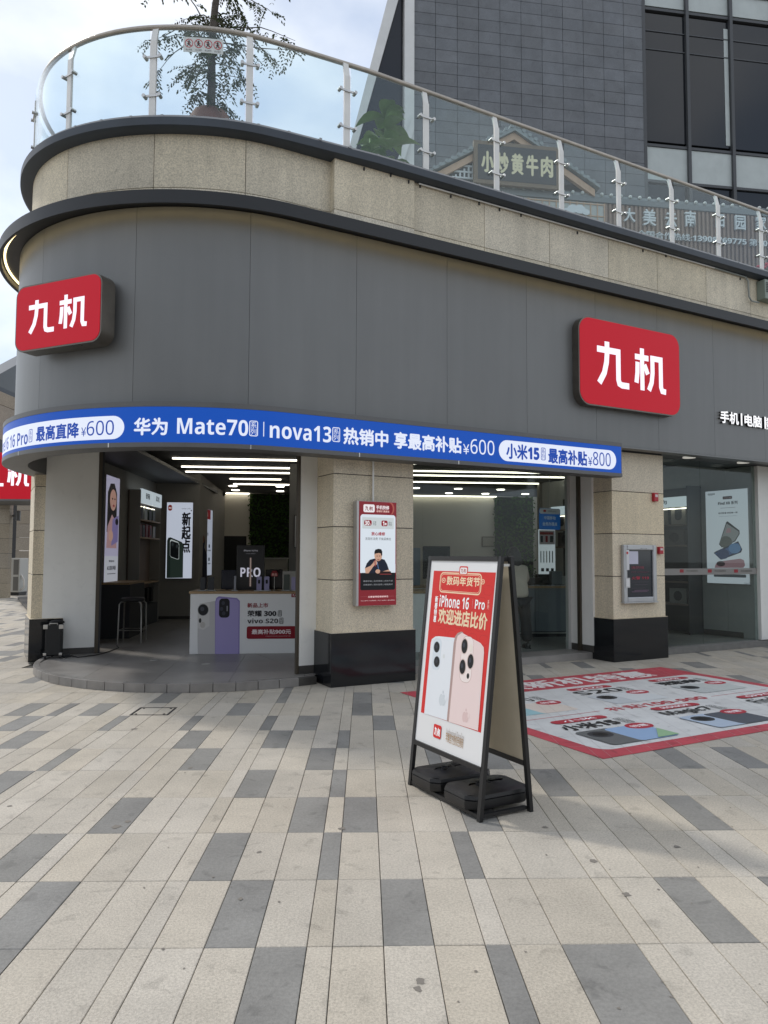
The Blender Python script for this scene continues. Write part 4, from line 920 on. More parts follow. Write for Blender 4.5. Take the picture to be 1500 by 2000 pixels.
# ================================================================== notice case and alarms on the other pillar
nc = T('notice_case', 'grey aluminium notice case with dark glass and taped papers on the granite pillar', 'notice board', FA, 4.995, -.002, .858)
M_alu = mat('alu_grey', (.46, .47, .48), .35, metal=.55, var=.08, scale=5)
W, H = .345, .845
for x0, x1, z0, z1 in ((-W, -W + .075, 0, H), (W - .075, W, 0, H), (-W + .075, W - .075, 0, .075), (-W + .075, W - .075, H - .075, H)): MB().box(x0, x1, -.058, 0, z0, z1, M_alu).build('frame_side', nc, bevel=.012)
MB().box(-W - .012, W + .012, -.066, 0, -.012, .004, M_alu).build('sill', nc)
MB().box(-W + .07, W - .07, -.030, 0, .07, H - .07, mat('case_glass', (.022, .028, .036), .08, spec=.6)).build('glass_front', nc)
A = Art(nc, FA.pt(4.995, -.0605, .858), FA.t, (0, 0, 1), crop=(1130, 1080, .13333), lift=-.0275, step=.0003)
A.t('消防栓', 790, 238, 985, 190, '#7c3c48', .02); A.t('火警 119', 800, 392, 1052, 340, '#a02c40', .02); A.t('FIRE HYDRANT', 792, 296, 1050, 268, '#6a4050')
for k, y in enumerate((430, 470, 520, 560, 578)): A.r(800 + (k % 2) * 40, y, 1050 - (k % 3) * 20, y - (8 if k < 3 else 22), '#5a4a58')
A.r(735, 163, 892, -25, '#c9c9d8'); A.lay = .0032
A.r(700, 250, 738, -45, '#d8d8da'); A.r(690, 510, 752, 365, '#c8c8c6'); A.r(700, 490, 744, 385, '#e0e0e0'); A.el(712, 0, 14, 20, '#c04040'); A.t('开门 → 拉', 905, -58, 1000, -72, '#303030')
A.done('paper')
def alarm(label, px, py, w_, h_):
    a, z = FA.onb(px, py, -.03); t = T('fire_alarm', label, 'alarm', FA, a, -.001, z)
    MB().box(-w_ / 2, w_ / 2, -.05, 0, -h_ / 2, h_ / 2, M_red).build('body', t, bevel=.008); MB().box(-w_ / 2 + .02, w_ / 2 - .02, -.054, -.049, 0, h_ * .3, pm('#d8c8c8')).build('label_plate', t); return t
alarm('red fire alarm sounder high on the granite pillar by the joint line', 1280, 971, .095, .13)
alarm('red manual call point beside the notice case on the granite pillar', 1290, 1075, .09, .11)
# transformer / floodlight driver box under the coping
db = T('junction_box', 'grey green ventilated junction box fixed under the terrace coping at the end of the conduit', 'junction box', FA, 8.07, -.002, 5.93)
MB().box(-.1, .24, -.16, 0, 0, .34, mat('box_green_grey', (.23, .27, .23), .5)).build('housing', db, bevel=.012)
for k in range(6): MB().box(-.07, .0, -.166, -.159, .12 + k * .03, .135 + k * .03, M_dark).build('vent_slot', db)

# ================================================================== terrace: tree in a planter, leafy plants
tw = FW.onb(411, 228, 10.75); TX, TY, TZ0 = tw[0], 10.75, 6.33
tree = T('potted_tree', 'slim tree with small drooping compound leaves growing from a brown planter on the terrace', 'tree', FW, TX, TY, TZ0)
M_pot = mat('terracotta', (.17, .075, .055), .7, var=.2, scale=5); M_bark = mat('bark', (.10, .085, .07), .9, var=.35, scale=14, bump=.6, bscale=40)
PH = tw[1] - TZ0 + .02
MB().lathe([(.20, 0), (.30, PH * .35), (.33, PH * .8), (.31, PH * .95), (.26, PH), (.22, PH - .03)], M_pot, n=24).build('planter', tree, 50)
tr = MB(); trunk = [Vector((0, 0, PH - .08)), Vector((.01, 0, PH + .5)), Vector((-.01, .02, PH + 1.1)), Vector((.03, .03, PH + 1.7)), Vector((.10, .05, PH + 2.3)), Vector((.12, .08, PH + 3.0)), Vector((.10, .1, PH + 3.8))]
tr.tube(trunk, [.068, .060, .057, .052, .042, .03, .012], M_bark, 9)
def tpt(h):
    k = min(max(h, 0), 3.79) / 3.8 * 6; i = min(5, int(k)); return trunk[i].lerp(trunk[i + 1], k - i)
lf = MB(); M_l1 = mat('leaf_green', (.085, .115, .045), .6, var=.4, scale=3); M_l2 = mat('leaf_olive', (.11, .13, .055), .6, var=.3, scale=3); M_l3 = mat('leaf_deep', (.055, .08, .035), .6)
rnd = random.Random(3)
def leaflet(p, d, n_, ln, wd, m):
    s_ = d.cross(n_).normalized(); a = p; b = p + d * ln * .5 + s_ * wd; c = p + d * ln; e = p + d * ln * .5 - s_ * wd
    lf.add([a, b, c, e], [(0, 1, 2, 3)], m)
def compound(p, d):
    L_ = rnd.uniform(.13, .24); d = d.normalized(); dr = Vector((0, 0, -1)); n = 6
    for i in range(1, n + 1):
        q = p + d * L_ * i / n + dr * .5 * L_ * (i / n) ** 2
        side = d.cross(Vector((0, 0, 1))); side = side.normalized() if side.length > .05 else Vector((1, 0, 0))
        for s_ in (-1, 1):
            dd = (d * .55 + side * s_ + Vector((0, 0, rnd.uniform(-.8, .0)))).normalized(); nn = Vector((rnd.uniform(-.8, .8), rnd.uniform(-.8, .8), 1)).normalized()
            leaflet(q, dd, nn, rnd.uniform(.045, .075), rnd.uniform(.012, .018), rnd.choice((M_l1, M_l1, M_l2, M_l3)))
def branch(h, az, ln, rise, n_leaf, r0=.008, droop=.3):
    p = tpt(h); path = [p]; d = Vector((math.cos(az), math.sin(az), rise)).normalized()
    for i in range(7):
        d = (d + Vector((rnd.uniform(-.3, .3), rnd.uniform(-.3, .3), rnd.uniform(-droop, .12)))).normalized(); p = p + d * ln / 7; path.append(p)
    tr.tube(path, [r0 * (1 - i / 8) + .0015 for i in range(8)], M_bark, 5)
    for k in range(n_leaf):
        i = rnd.randint(2, 7) if k else 7; q = path[i].lerp(path[i - 1], rnd.random()); a2 = rnd.uniform(0, 6.28)
        compound(q, Vector((math.cos(a2), math.sin(a2), rnd.uniform(-.7, .2))) + d * .6)
for k in range(26): h = .05 + 1.35 * rnd.random(); branch(h, rnd.uniform(0, 6.28), rnd.uniform(.2, .62) * (1.2 - abs(h - .85) * .6), rnd.uniform(.0, .9), rnd.randint(4, 8))
for k in range(36): h = rnd.uniform(1.3, 3.7); branch(h, rnd.uniform(0, 6.28), rnd.uniform(.5, 1.15), rnd.uniform(.1, 1.0), rnd.randint(9, 17), .012, .42)
branch(1.15, 2.9, 1.15, 1.0, 7, .01, .5); branch(1.3, .15, 1.35, .7, 12, .012, .6); branch(1.5, .4, 1.3, .5, 12, .012, .6); branch(1.6, 2.6, .9, .2, 10, .012)
tr.build('trunk', tree, 60); lf.build('crown', tree)
def bananaplant(name, label, px, py, Y, H, n, seed):
    r_ = random.Random(seed); a, z = FW.onb(px, py, Y); t = T(name, label, 'plant', FW, a, Y, 6.33)
    MB().lathe([(.16, 0), (.2, .3), (.18, .3)], M_pot, n=16).build('pot', t)
    lv = MB(); M_b = mat('broad_leaf', (.22, .32, .13), .5, var=.35, scale=2.5)
    for k in range(n):
        az = r_.uniform(0, 6.28); ln = H * r_.uniform(.18, .32); base = Vector((0, 0, .25 + H * r_.uniform(.3, .82))); el = r_.uniform(.1, 1.1); d = Vector((math.cos(az) * math.cos(el), math.sin(az) * math.cos(el), math.sin(el)))
        s_ = d.cross(Vector((0, 0, 1))).normalized(); path = []
        for i in range(7): q = base + d * ln * i / 6 + Vector((0, 0, -.5 * ln * (i / 6) ** 2.2)); w_ = .075 * math.sin(math.pi * min(1, i / 6 * .93 + .07)) * (H / 1.3); path.append((q, w_))
        vs = [];
        for q, w_ in path: vs += [q - s_ * w_ + Vector((0, 0, w_ * .3)), q, q + s_ * w_ + Vector((0, 0, w_ * .3))]
        lv.add(vs, [(3 * i + j, 3 * i + 3 + j, 3 * i + 4 + j, 3 * i + 1 + j) for i in range(6) for j in (0, 1)], M_b)
        lv.tube([(0, 0, .25), base], .012, M_b, 5)
    lv.build('foliage', t, 50); return t
bananaplant('broad_leaf_plant', 'tall broad-leaved green plant behind the railing glass beside the slanted white beam', 752, 270, 11.3, 2.25, 34, 4)
bananaplant('broad_leaf_plant', 'low bushy green plant at the terrace edge below the slanted beam', 722, 292, 10.9, 1.55, 22, 9)

# ================================================================== dark tiled office building
OBB = 24.5; OK_ = OBB / 20
ob = T('office_building', 'tall dark grey tiled office building with large dark windows behind the terrace', 'building', FB, 0, OBB)
def fb(px, py, b=OBB): a, z = FB.onb(px, py, b); return a, z
x0 = fb(808, 100)[0]; x1 = fb(1257, 200)[0]; xN = x1 + 9
MB().box(x0 + .01, x1, .02, .4, 0, 33, M_fasb).build('wall_core', ob)
M_tile = mat('dark_wall_tile', (.145, .154, .168), .55, var=.16, scale=2.2, objvar=.10, speck=.12, sscale=30, dirt=.12)
tw_ = .642 * OK_; zr = fb(808, 22.4)[1]; th_ = .352 * OK_
sh = {}
for i in range(11):
    for j in range(-15, 5):
        a = x0 + i * tw_; b = min(x1 - .005, a + tw_ - .014)
        if b - a < .1: continue
        key = round(b - a, 3)
        if key not in sh:
            o = MB().box(0, b - a, -.02, .018, 0, th_ - .014, M_tile, c=0).build('wall_tile', ob); sh[key] = o.data
        else: o = bpy.data.objects.new('wall_tile', sh[key]); COL.objects.link(o); o.parent = ob
        o.location = (a, 0, zr + j * th_)
MB().box(x0, x1 - .01, -.015, .018, 0, zr - 15 * th_ - .02, M_tile).build('wall_base', ob)
MB().box(x0, x1 - .01, -.015, .018, zr + 5 * th_, 33, M_tile).build('wall_top', ob)
# window bays
M_mul = mat('mullion_grey', (.06, .063, .068), .5); M_wg = mat('dark_window_glass', (.012, .014, .018), .06, spec=.5); M_spn = mat('spandrel_white', (.46, .50, .49), .5, var=.08, scale=2)
MB().box(x1, xN, .25, .4, 0, 33, M_fasb).build('bay_core', ob)
mxs_ = [x1 + .04, fb(1345, 200)[0], fb(1431, 200)[0], fb(1518, 200)[0], fb(1605, 200)[0], xN]
zA, zB, zC, zD, zE = fb(1300, 352)[1], fb(1300, 287)[1], fb(1300, 275)[1], fb(1300, 26)[1], fb(1300, 0)[1]
for a in mxs_: MB().box(a - .06, a + .06, -.03, .25, 0, 33, M_mul).build('mullion', ob)
for a, b in zip(mxs_, mxs_[1:]):
    MB().box(a + .05, b - .05, .10, .24, zC, zD, M_wg).build('window_pane', ob)
    MB().box(a + .05, b - .05, .08, .24, zA, zB, M_spn).build('spandrel_panel', ob)
    MB().box(a + .05, b - .05, .10, .24, zD + .3, zD + 1.1, M_spn).build('spandrel_panel', ob)
    MB().box(a + .05, b - .05, .12, .24, 0, zA - .08, M_wg).build('window_pane', ob)
    MB().box(a + .05, b - .05, .10, .24, zD + 1.2, 33, M_wg).build('window_pane', ob)
    for z in (zA - .04, zB + .06, zD + .15, zD + 1.15): MB().box(a + .05, b - .05, .04, .24, z - .05, z + .05, M_mul).build('transom', ob)
    for py in (60, 96): z = fb(1300, py)[1]; MB().box(a + .05, b - .05, .07, .1, z - .02, z + .02, M_mul).build('transom', ob)
a = mxs_[2] - .05; MB().box(a - .2, a - .03, .085, .0995, zC + .1, zD - .25, M_spn).build('blind_edge', ob)
# white corner column, slanted beam, dark glazing between
M_beam = mat('beam_white', (.66, .66, .65), .5, var=.06, scale=2)
cx0 = fb(789, 100)[0]
MB().box(cx0, x0, -.12, .5, 0, 33, M_beam).build('corner_column', ob)
sp = [fb(757, 0), fb(778, 0), fb(707, 250), fb(689, 262)]
def ext(p, q, z): k = (z - p[1]) / (q[1] - p[1]); return p[0] + (q[0] - p[0]) * k
zlo, zhi = 8, 30
L0, L1 = ext(sp[3], sp[0], zlo), ext(sp[3], sp[0], zhi); R0, R1 = ext(sp[2], sp[1], zlo), ext(sp[2], sp[1], zhi)
zz = zlo + (cx0 - R0) / (R1 - R0) * (zhi - zlo)
MB().prism([(L0, zlo), (R0, zlo), (cx0 - .003, zz), (cx0 - .003, zlo + (cx0 - L0) / (L1 - L0) * (zhi - zlo))], -.5, .12, M_beam, FRONT).build('slanted_beam', ob)
MB().prism([(R0 + .01, zlo), (cx0 - .004, zlo), (cx0 - .004, zz)], -.5, -.25, mat('atrium_dark', (.012, .014, .02), .1), FRONT).build('atrium_glazing', ob)
MB().prism([fb(770, 330), fb(806, 228), fb(806, 262), fb(784, 330)], .13, .25, M_beam, FRONT).build('brace', ob)

# ================================================================== restaurant front on the terrace
RB = 17.0
rs_ = T('restaurant_front', 'timber restaurant front with grey gabled roof behind the terrace railing', 'building', FB, 0, RB)
def rb(x, y, b=RB): return FB.onb(700 + x * .5333, y * .5333, b)
ap, el_, er = rb(565, 475), rb(262, 632), rb(915, 705)
sl_ = (ap[1] - el_[1]) / (ap[0] - el_[0])
zg = ap[1] - sl_ * (ap[0] - el_[0]); xr_ = 2 * ap[0] - el_[0]
M_gw = mat('gable_dark', (.05, .058, .068), .6, var=.2, scale=2); M_rake = mat('rake_board', (.52, .35, .24), .6, var=.15, scale=5); M_rt = mat('grey_roof_tile', (.24, .27, .28), .6, var=.2, scale=6)
MB().prism([(el_[0] + .2, zg), (xr_ - .2, zg), (ap[0], ap[1] - .2)], -.3, 0, M_gw, FRONT).build('gable_wall', rs_)
for s_ in (-1, 1):
    xe_ = ap[0] + s_ * (xr_ - ap[0]); P_ = [(ap[0], ap[1] - .12), (xe_, zg - .12), (xe_, zg - .30), (ap[0], ap[1] - .30)]
    MB().prism(P_ if s_ > 0 else P_[::-1], .0, .10, M_rake, FRONT).build('rake_board', rs_)
    P_ = [(ap[0], ap[1]), (xe_ + s_ * .1, zg - .04), (xe_ + s_ * .1, zg - .115), (ap[0], ap[1] - .115)]
    MB().prism(P_ if s_ > 0 else P_[::-1], -.4, .18, M_rt, FRONT).build('roof_slope', rs_)
    for k in range(14):
        t_ = (k + .5) / 14; x = ap[0] + (xe_ - ap[0]) * t_; z = ap[1] + (zg - .04 - ap[1]) * t_
        MB().tube([(x, -.2, z + .03), (x, .38, z + .03)], .05, M_rt, 8).build('ridge_tile', rs_, 50)
MB().lathe([(.09, -.02), (.11, .08), (.05, .14)], M_rt, (ap[0], 0, ap[1] - .02), 12).build('ridge_cap', rs_)
lat = MB(); M_lat = mat('white_lattice', (.55, .58, .60), .5)
for x0_, y0_, x1_, y1_ in ((490, 575, 610, 530), (340, 650, 418, 600)):
    (a0, z0), (a1, z1) = rb(x0_, y0_), rb(x1_, y1_); dd = .29 if x0_ < 400 else .02
    for i in range(6): x = a0 + (a1 - a0) * i / 5; lat.box(x - .02, x + .02, -.04, -.003, z0, z1 - (abs(i - 2.5) * .06 if x0_ > 400 else (5 - i) * .08), M_lat)
    for i in range(3): z = z0 + (z1 - z0) * i / 2.6; lat.box(a0, a1, -.045, -.005, z - .02, z + .02, M_lat)
o = lat.build('lattice', rs_); o['kind'] = 'stuff'
xq0, xq1 = rb(262, 700)[0], rb(1900, 760)[0]
zb = rb(900, 712)[1]
MB().box(xq0, xq1, -.02, .35, zb - .10, zb - .02, M_rt).build('eave', rs_)
xb = rb(530, 690)[0]; nb = 0
bd = MB().ell((0, 0, 0), .045, .045, .045, mat('pale_tile_end', (.55, .58, .56), .5), 10, 6).build('eave_tile_end', rs_, 60); bd.location = (xb, -.04, zb - .03); x = xb + .255
while x < xq1: c = bd.copy(); COL.objects.link(c); c.location.x = x; x += .255
zc0 = 6.33
MB().box(xq0, xq1, 0, .3, zc0, zb - .10, mat('timber_brown', (.19, .13, .10), .7, var=.2, scale=4)).build('front_wall', rs_)
bt = MB(); x = rb(905, 800)[0]
while x < xq1: bt.box(x - .028, x + .028, -.035, -.002, zc0, zb - .25, mat('timber_batten', (.26, .185, .145), .65, var=.15, scale=4)); x += .115
o = bt.build('batten', rs_); o['kind'] = 'stuff'
MB().box(xq0, xq1, -.06, -.004, zb - .24, zb - .105, mat('lintel_grey', (.16, .18, .19), .6)).build('lintel', rs_)
(a0, z0), (a1, z1) = rb(765, 820), rb(900, 728); z0 = zc0
MB().box(a0 - 2.6, a1, -.03, -.002, z0, zb - .26, mat('paper_window', (.42, .44, .42), .6)).build('lattice_window', rs_)
wl = MB()
for i in range(21): x = a1 - .18 * i - .02; wl.box(x - .012, x + .012, -.05, -.031, z0, zb - .26, M_rake)
for i in range(5): z = zb - .3 - .3 * i; wl.box(a0 - 2.6, a1, -.052, -.033, z - .012, z + .012, M_rake)
o = wl.build('window_grille', rs_); o['kind'] = 'stuff'
# lettering on the battens
def raised(txt, x0_, y0_, x1_, y1_, lab, m, b=RB - .12):
    (a0, z0), (a1, z1) = rb(x0_, y0_, b), (rb(x1_, y1_, b)[0], rb(x0_, y1_, b)[1]); t = T('raised_lettering', lab, 'lettering', FB, a0, RB - .036, z0)
    text_solid(txt, .03 if len(txt) < 2 else 0.001, .06, 0, 0, a1 - a0, z1 - z0, m, FRONT).build('letter_face', t)
M_lw = mat('letter_pale', (.62, .66, .68), .4)
for ch, x0_, y0_, x1_, y1_ in (('大', 975, 808, 1016, 758), ('美', 1046, 822, 1092, 762), ('云', 1128, 826, 1168, 776), ('南', 1200, 826, 1238, 768), ('田', 1315, 828, 1342, 782), ('园', 1384, 838, 1420, 786), ('家', 1460, 838, 1496, 788)):
    raised(ch, x0_, y0_, x1_, y1_, 'pale raised brush character meaning %s on the brown battens' % dict(大='big', 美='beauty', 云='cloud', 南='south', 田='field', 园='garden', 家='home')[ch], M_lw)
raised('全国合作热线:13908769775 第10分店', 1024, 866, 1560, 840, 'pale raised hotline line with digits below the brush characters', M_lw)
rc_ = rb(800, 770, RB - .15); t = T('cloud_emblem', 'white cloud-shaped emblem at the left end of the brush characters', 'emblem', FB, rc_[0], RB - .06, rc_[1])
mb = MB()
for dx, dz, r_ in ((-.22, -.02, .12), (-.08, .06, .14), (.1, .06, .15), (.26, 0, .1)): mb.prism([(dx + r_ * math.cos(k * .3927), dz + r_ * .75 * math.sin(k * .3927)) for k in range(16)], 0, .04 + abs(dx) * .02, M_lw, FRONT)
mb.build('emblem_plate', t)
# hanging name board
BB = RB - .16; (a0, z0), (a1, z1) = rb(421, 672, BB), rb(735, 585, BB)
bdT = T('name_board', 'dark framed restaurant board with five cream brush characters under the gable', 'sign board', FB, (a0 + a1) / 2, BB, z0)
W, H = (a1 - a0) / 2, z1 - z0 + .28
MB().box(-W, W, -.05, .055, 0, H, mat('board_border', (.16, .115, .075), .5, var=.3, scale=25)).build('border', bdT, bevel=.01)
MB().box(-W + .1, W - .1, -.058, -.049, .1, H - .1, mat('board_field', (.025, .028, .034), .5)).build('field', bdT)
m = mw(bdT); A = Art(bdT, m @ Vector((0, -.0585, 0)), m.to_3x3() @ Vector((1, 0, 0)), (0, 0, 1)); st_ = (2 * W - .3) / 5
for k, ch in enumerate('小炒黄牛肉'): A.t(ch, -W + .15 + st_ * (k + .08), H * .26, -W + .15 + st_ * (k + .92), H * .76, '#d8cfae', .03, raw=True)
A.done('character')
(a0, z0) = rb(1480, 985, 15.5); fl = T('red_flowers', 'small red flowers peeping over the coping beside the railing end', 'flowers', FB, a0 + .1, 15.5, 6.33)
mb = MB(); M_fl = mat('flower_red', (.5, .03, .05), .5)
for k in range(26): mb.ell((random.uniform(-.25, .35), random.uniform(-.1, .1), z0 - 6.33 + random.uniform(-.15, .12)), .04, .04, .03, M_fl, 7, 4)
mb.tube([(0, 0, 0), (0, 0, z0 - 6.33)], .06, M_l1, 8); mb.build('blossom', fl)

# ================================================================== building across the lane on the left
LY = 26.0
def lb(px, py, Y=LY): return FW.onb(px, py, Y)
lbld = T('lane_building', 'beige stone building with dark sloped roof across the lane beyond the rounded corner', 'building', FW, 0, LY)
M_lst = mat('lane_stone', (.36, .31, .24), .75, var=.12, scale=1, speck=.2, sscale=25, objvar=.1)
xa, xb_ = lb(-60, 1000)[0], lb(19, 1000)[0]
for k in range(8): MB().box(xa, xb_, 0, .25, k * .52 + .005, (k + 1) * .52 - .005, M_lst).build('stone_block', lbld)
MB().box(xa + .02, xb_ - .02, .02, .24, 0, 4.3, M_dark).build('pier_core', lbld)
xc = lb(100, 1000, 31)[0]
MB().box(lb(-90, 1000, 31)[0], lb(33, 1000, 31)[0], 5, 5.3, 0, 6, mat('lane_dark', (.05, .05, .05), .7)).build('recess_panel', lbld)
for k in range(9): MB().box(lb(33, 1000, 31)[0], xc, 5.0, 5.3, k * .56 + .005, (k + 1) * .56 - .005, M_lst).build('stone_block', lbld)
z_ = [lb(10, y)[1] for y in (905, 852, 757, 748, 638)]
MB().box(xa, xc, -.1, 5.4, z_[0], z_[1], mat('lane_band', (.03, .03, .032), .5)).build('dark_band', lbld)
MB().box(xa, xc, 0, 5.4, z_[1], z_[1] + (z_[2] - z_[1]) * .72, M_lst).build('stone_band', lbld); MB().box(xa, xc, -.03, 5.4, z_[1] + (z_[2] - z_[1]) * .73, z_[2], M_lst).build('stone_band', lbld)
MB().box(xa, xc, -.4, 5.4, z_[2], z_[3], M_cop).build('roof_gutter', lbld)
MB().add([(xa, -.3, z_[3]), (xc, -.3, z_[3]), (xc, 3.4, z_[4]), (xa, 3.4, z_[4]), (xa, 5.4, z_[3]), (xc, 5.4, z_[3])], [(0, 1, 2, 3), (3, 2, 5, 4), (0, 3, 4), (1, 5, 2)], mat('dark_roof', (.035, .045, .052), .3, var=.3, scale=2)).build('roof', lbld)
t = T('wall_lamp', 'grey cylindrical wall lamp on the beige pier across the lane', 'lamp', FW, lb(19, 1007)[0], LY + .2, lb(19, 1007)[1])
MB().tube([(0, 0, 0), (.18, -.05, 0)], .03, M_frame, 8).build('arm', t); MB().lathe([(.085, -.17), (.09, .17)], M_frame, (.22, -.06, 0), 14).build('shade', t, 50)
ac = T('air_conditioner', 'white outdoor air conditioner unit standing by the beige wall across the lane', 'air conditioner', FW, lb(35, 1155, 28)[0], 28, 0)
hz = lb(30, 1090, 28)[1]; MB().box(-.27, .2, -.35, .35, .12, hz, mat('ac_white', (.50, .50, .47), .5)).build('casing', ac, bevel=.02)
for k in (0, 1): MB().box(-.02, .17, -.356, -.349, .18 + k * (hz - .2) / 2, .06 + (k + 1) * (hz - .12) / 2, mat('ac_grille', (.16, .16, .15), .6)).build('grille', ac)
MB().box(-.25, .18, -.3, .3, 0, .12, M_dark).build('base', ac); MB().tube([(.2, -.2, hz * .55), (.32, -.22, hz * .4), (.33, -.2, .3), (.2, -.2, .2)], .035, M_post, 8).build('hose', ac, 50)
(a0, z0), (a1, z1) = lb(-70, 975, 24), lb(82, 885, 24)
rs2 = T('logo_light_box', 'red light-box sign with white logo on the building across the lane', 'light box', FW, (a0 + a1) / 2, 24, z0)
MB().box(a0 - (a0 + a1) / 2, a1 - (a0 + a1) / 2, -.12, 2.05, 0, z1 - z0, mat('sign_red', (0, 0, 0))).build('red_face', rs2); MB().box(a0 - (a0 + a1) / 2, a1 - (a0 + a1) / 2, -.16, 2.05, -.06, -.001, M_frame).build('lower_trim', rs2)
A = Art(rs2, FW.pt((a0 + a1) / 2, 24 - .122, z0), (1, 0, 0), (0, 0, 1)); A.e = .9
(q0, r0), (q1, r1) = lb(-30, 949, 24), lb(60, 908, 24); logo(A, q0 - (a0 + a1) / 2, r0 - z0, q1 - (a0 + a1) / 2, r1 - z0, '#f0e8f4', raw=True); A.done('logo_character')

# ================================================================== street side behind the camera (mirrored in glass and polished stone)
opp = T('opposite_building', 'plain pale building with rows of windows on the far side of the plaza', 'building', FW, 2, -26)
MB().box(-32, 32, -8, 0, 0, 9.5, mat('opposite_wall', (.16, .15, .14), .8, var=.15, scale=.5)).build('wall', opp)
for i in range(16):
    for j in range(3): MB().box(-30 + i * 3.9, -27.6 + i * 3.9, 0, .05, .7 + j * 3.1, 2.7 + j * 3.1, mat('opposite_window', (.05, .06, .07), .3)).build('window', opp)

# ================================================================== inside the shop
FL = .0995
def ii(px, py, dep): return FI.onb(px, py, dep)
# sales counter with poster
CD = 11.0; c0 = ii(371, 1200, CD)[0]; CT = 1.0
cn = T('sales_counter', 'long white sales counter with wood top facing the round entrance', 'counter', FI, c0, CD, FL)
CL = 3.6
MB().box(.0, CL, .015, .75, 0, CT - FL - .035, mat('counter_white', (.82, .82, .82), .5, var=.05)).build('body', cn)
MB().box(-.02, CL, .0, .78, CT - FL - .034, CT - FL, M_wood).build('wood_top', cn, bevel=.004)
pp = T('counter_poster', 'white poster of a grey and a lilac phone fixed to the counter front', 'poster', FI, c0 + .005, CD + .013, FL + .01)
MB().box(0, 1.75, -.004, 0, 0, CT - FL - .055, mat('poster_white', (0, 0, 0))).build('sheet', pp)
A = Art(pp, FI.pt(c0 + .005, CD + .0085, FL + .01), FI.t, (0, 0, 1), crop=(0, 860, .42667), lift=.0006, step=.0004)
A.poly([(905, 978), (905, 770), (915, 748), (985, 735), (1000, 978)], '#c2c0c0'); A.poly([(903, 970), (905, 770), (915, 748), (960, 742), (958, 850), (930, 868), (906, 860)], '#cfcdcb')
A.el(930, 776, 25, 27, '#8a8a8a'); A.el(930, 776, 23, 25, '#25262a'); A.el(926, 772, 9, 10, '#4a4c55'); A.el(916, 825, 6, 11, '#3a3a3a'); A.el(928, 845, 12, 14, '#bdb9b4')
A.poly([(984, 978), (985, 740), (990, 722), (1002, 714), (1085, 722), (1098, 735), (1096, 978)], '#8f83bf'); A.poly([(986, 978), (988, 742), (994, 728), (1004, 721), (1082, 728), (1093, 738), (1091, 978)], '#a59bcd')
A.rr(1002, 812, 1052, 724, .05, '#1c1c22'); 
for x, y in ((1022, 745), (1014, 772), (1024, 792)): A.el(x, y, 8, 9, '#3a3c48')
A.r(1037, 782, 1043, 758, '#8a8a90')
A.t('新品上市', 1132, 766, 1228, 744, '#8c2430', .02); A.t('荣耀 300', 1132, 807, 1265, 778, '#2c2c30', .02); A.ring(*A.cv(1272, 806), *A.cv(1290, 778), .012, .006, '#2c2c30', raw=True); A.t('系\n列', 1275, 803, 1287, 781, '#2c2c30')
A.t('vivo S20', 1132, 838, 1273, 815, '#2c2c30', .02); A.ring(*A.cv(1279, 840), *A.cv(1297, 812), .012, .006, '#2c2c30', raw=True); A.t('系\n列', 1282, 837, 1294, 815, '#2c2c30')
A.rr(1129, 909, 1357, 850, .03, '#8a1a28'); A.t('最高补贴900元', 1152, 888, 1332, 864, '#f0e0e0', .02); A.t('价格请咨询店员 活动以实际为准', 1215, 899, 1330, 893, '#d0a0a0')
A.rr(1334, 718, 1366, 699, .008, '#8a1a28'); logo(A, 1339, 714, 1361, 704, '#f0e8e8')
A.done('poster_print')
# upright PRO display on the counter
(a0, z0), (a1, z1) = ii(461.5, 1150, CD + .45), ii(517, 1065, CD + .45)
pr = T('display_card', 'black upright display card with glowing white PRO lettering on the counter', 'display', FI, (a0 + a1) / 2, CD + .45, CT)
W = (a1 - a0) / 2; H = z1 - CT
MB().box(-W, W, 0, .04, 0, H, mat('display_black', (.012, .012, .014), .3)).build('panel', pr, bevel=.004)
A = Art(pr, FI.pt((a0 + a1) / 2, CD + .448, CT), FI.t, (0, 0, 1)); A.e = .5
A.t('PRO', -W * .72, H * .29, W * .72, H * .5, '#c8c8d8', .02, raw=True); A.r(-W * .08, H * .08, W * .08, H * .72, '#5a4c48', raw=True); A.r(-W * .02, H * .08, W * .02, H * .72, '#a89890', raw=True)
A.t('iPhone 16 Pro', -W * .5, H * .86, W * .5, H * .90, '#a0a0a8', 0, raw=True); A.t('为 Apple 智能而生', -W * .36, H * .80, W * .36, H * .825, '#707078', 0, raw=True); A.done('print')
# phones, tablets and small stands on the counter
def phone(px0, px1, pyt, dep, colr, label, tilt=.12, cam_=None, pad=0):
    (a0, _), (a1, z1) = ii(px0, 1140, dep), ii(px1, pyt, dep); w_ = a1 - a0; h_ = z1 - CT
    t = T('display_phone', label, 'phone', FI, (a0 + a1) / 2, dep, CT)
    MB().box(-w_ / 2 - .03, w_ / 2 + .03, -.05, .07, 0, .012, mat('acrylic_base', (.45, .46, .46), .2)).build('stand', t, bevel=.003)
    mb = MB(); mb.prism(rrpoly(-w_ / 2, .012, w_ / 2, h_, min(.012, w_ * .2)), 0, .009, mat('phone_' + colr.strip('#'), lin(colr), .35), lambda x, y, h: (x, -h + y * tilt, y)); mb.build('phone_body', t)
    if cam_: mb = MB().prism(rrpoly(-w_ * .22, h_ * .5, w_ * .22, h_ * .78, w_ * .15), .009, .012, pm('#141418'), lambda x, y, h: (x, -h + y * tilt, y)); mb.build('camera_island', t)
    return t
z_lab = 'display phone on a counter stand, '
phone(391, 401, 1128, CD + .2, '#101014', z_lab + 'dark and at the outer counter end')
phone(405.5, 418, 1127, CD + .25, '#08080a', z_lab + 'black and the widest')
phone(457, 461, 1125, CD + .2, '#8a8c94', z_lab + 'silver, edge-on by the black card')
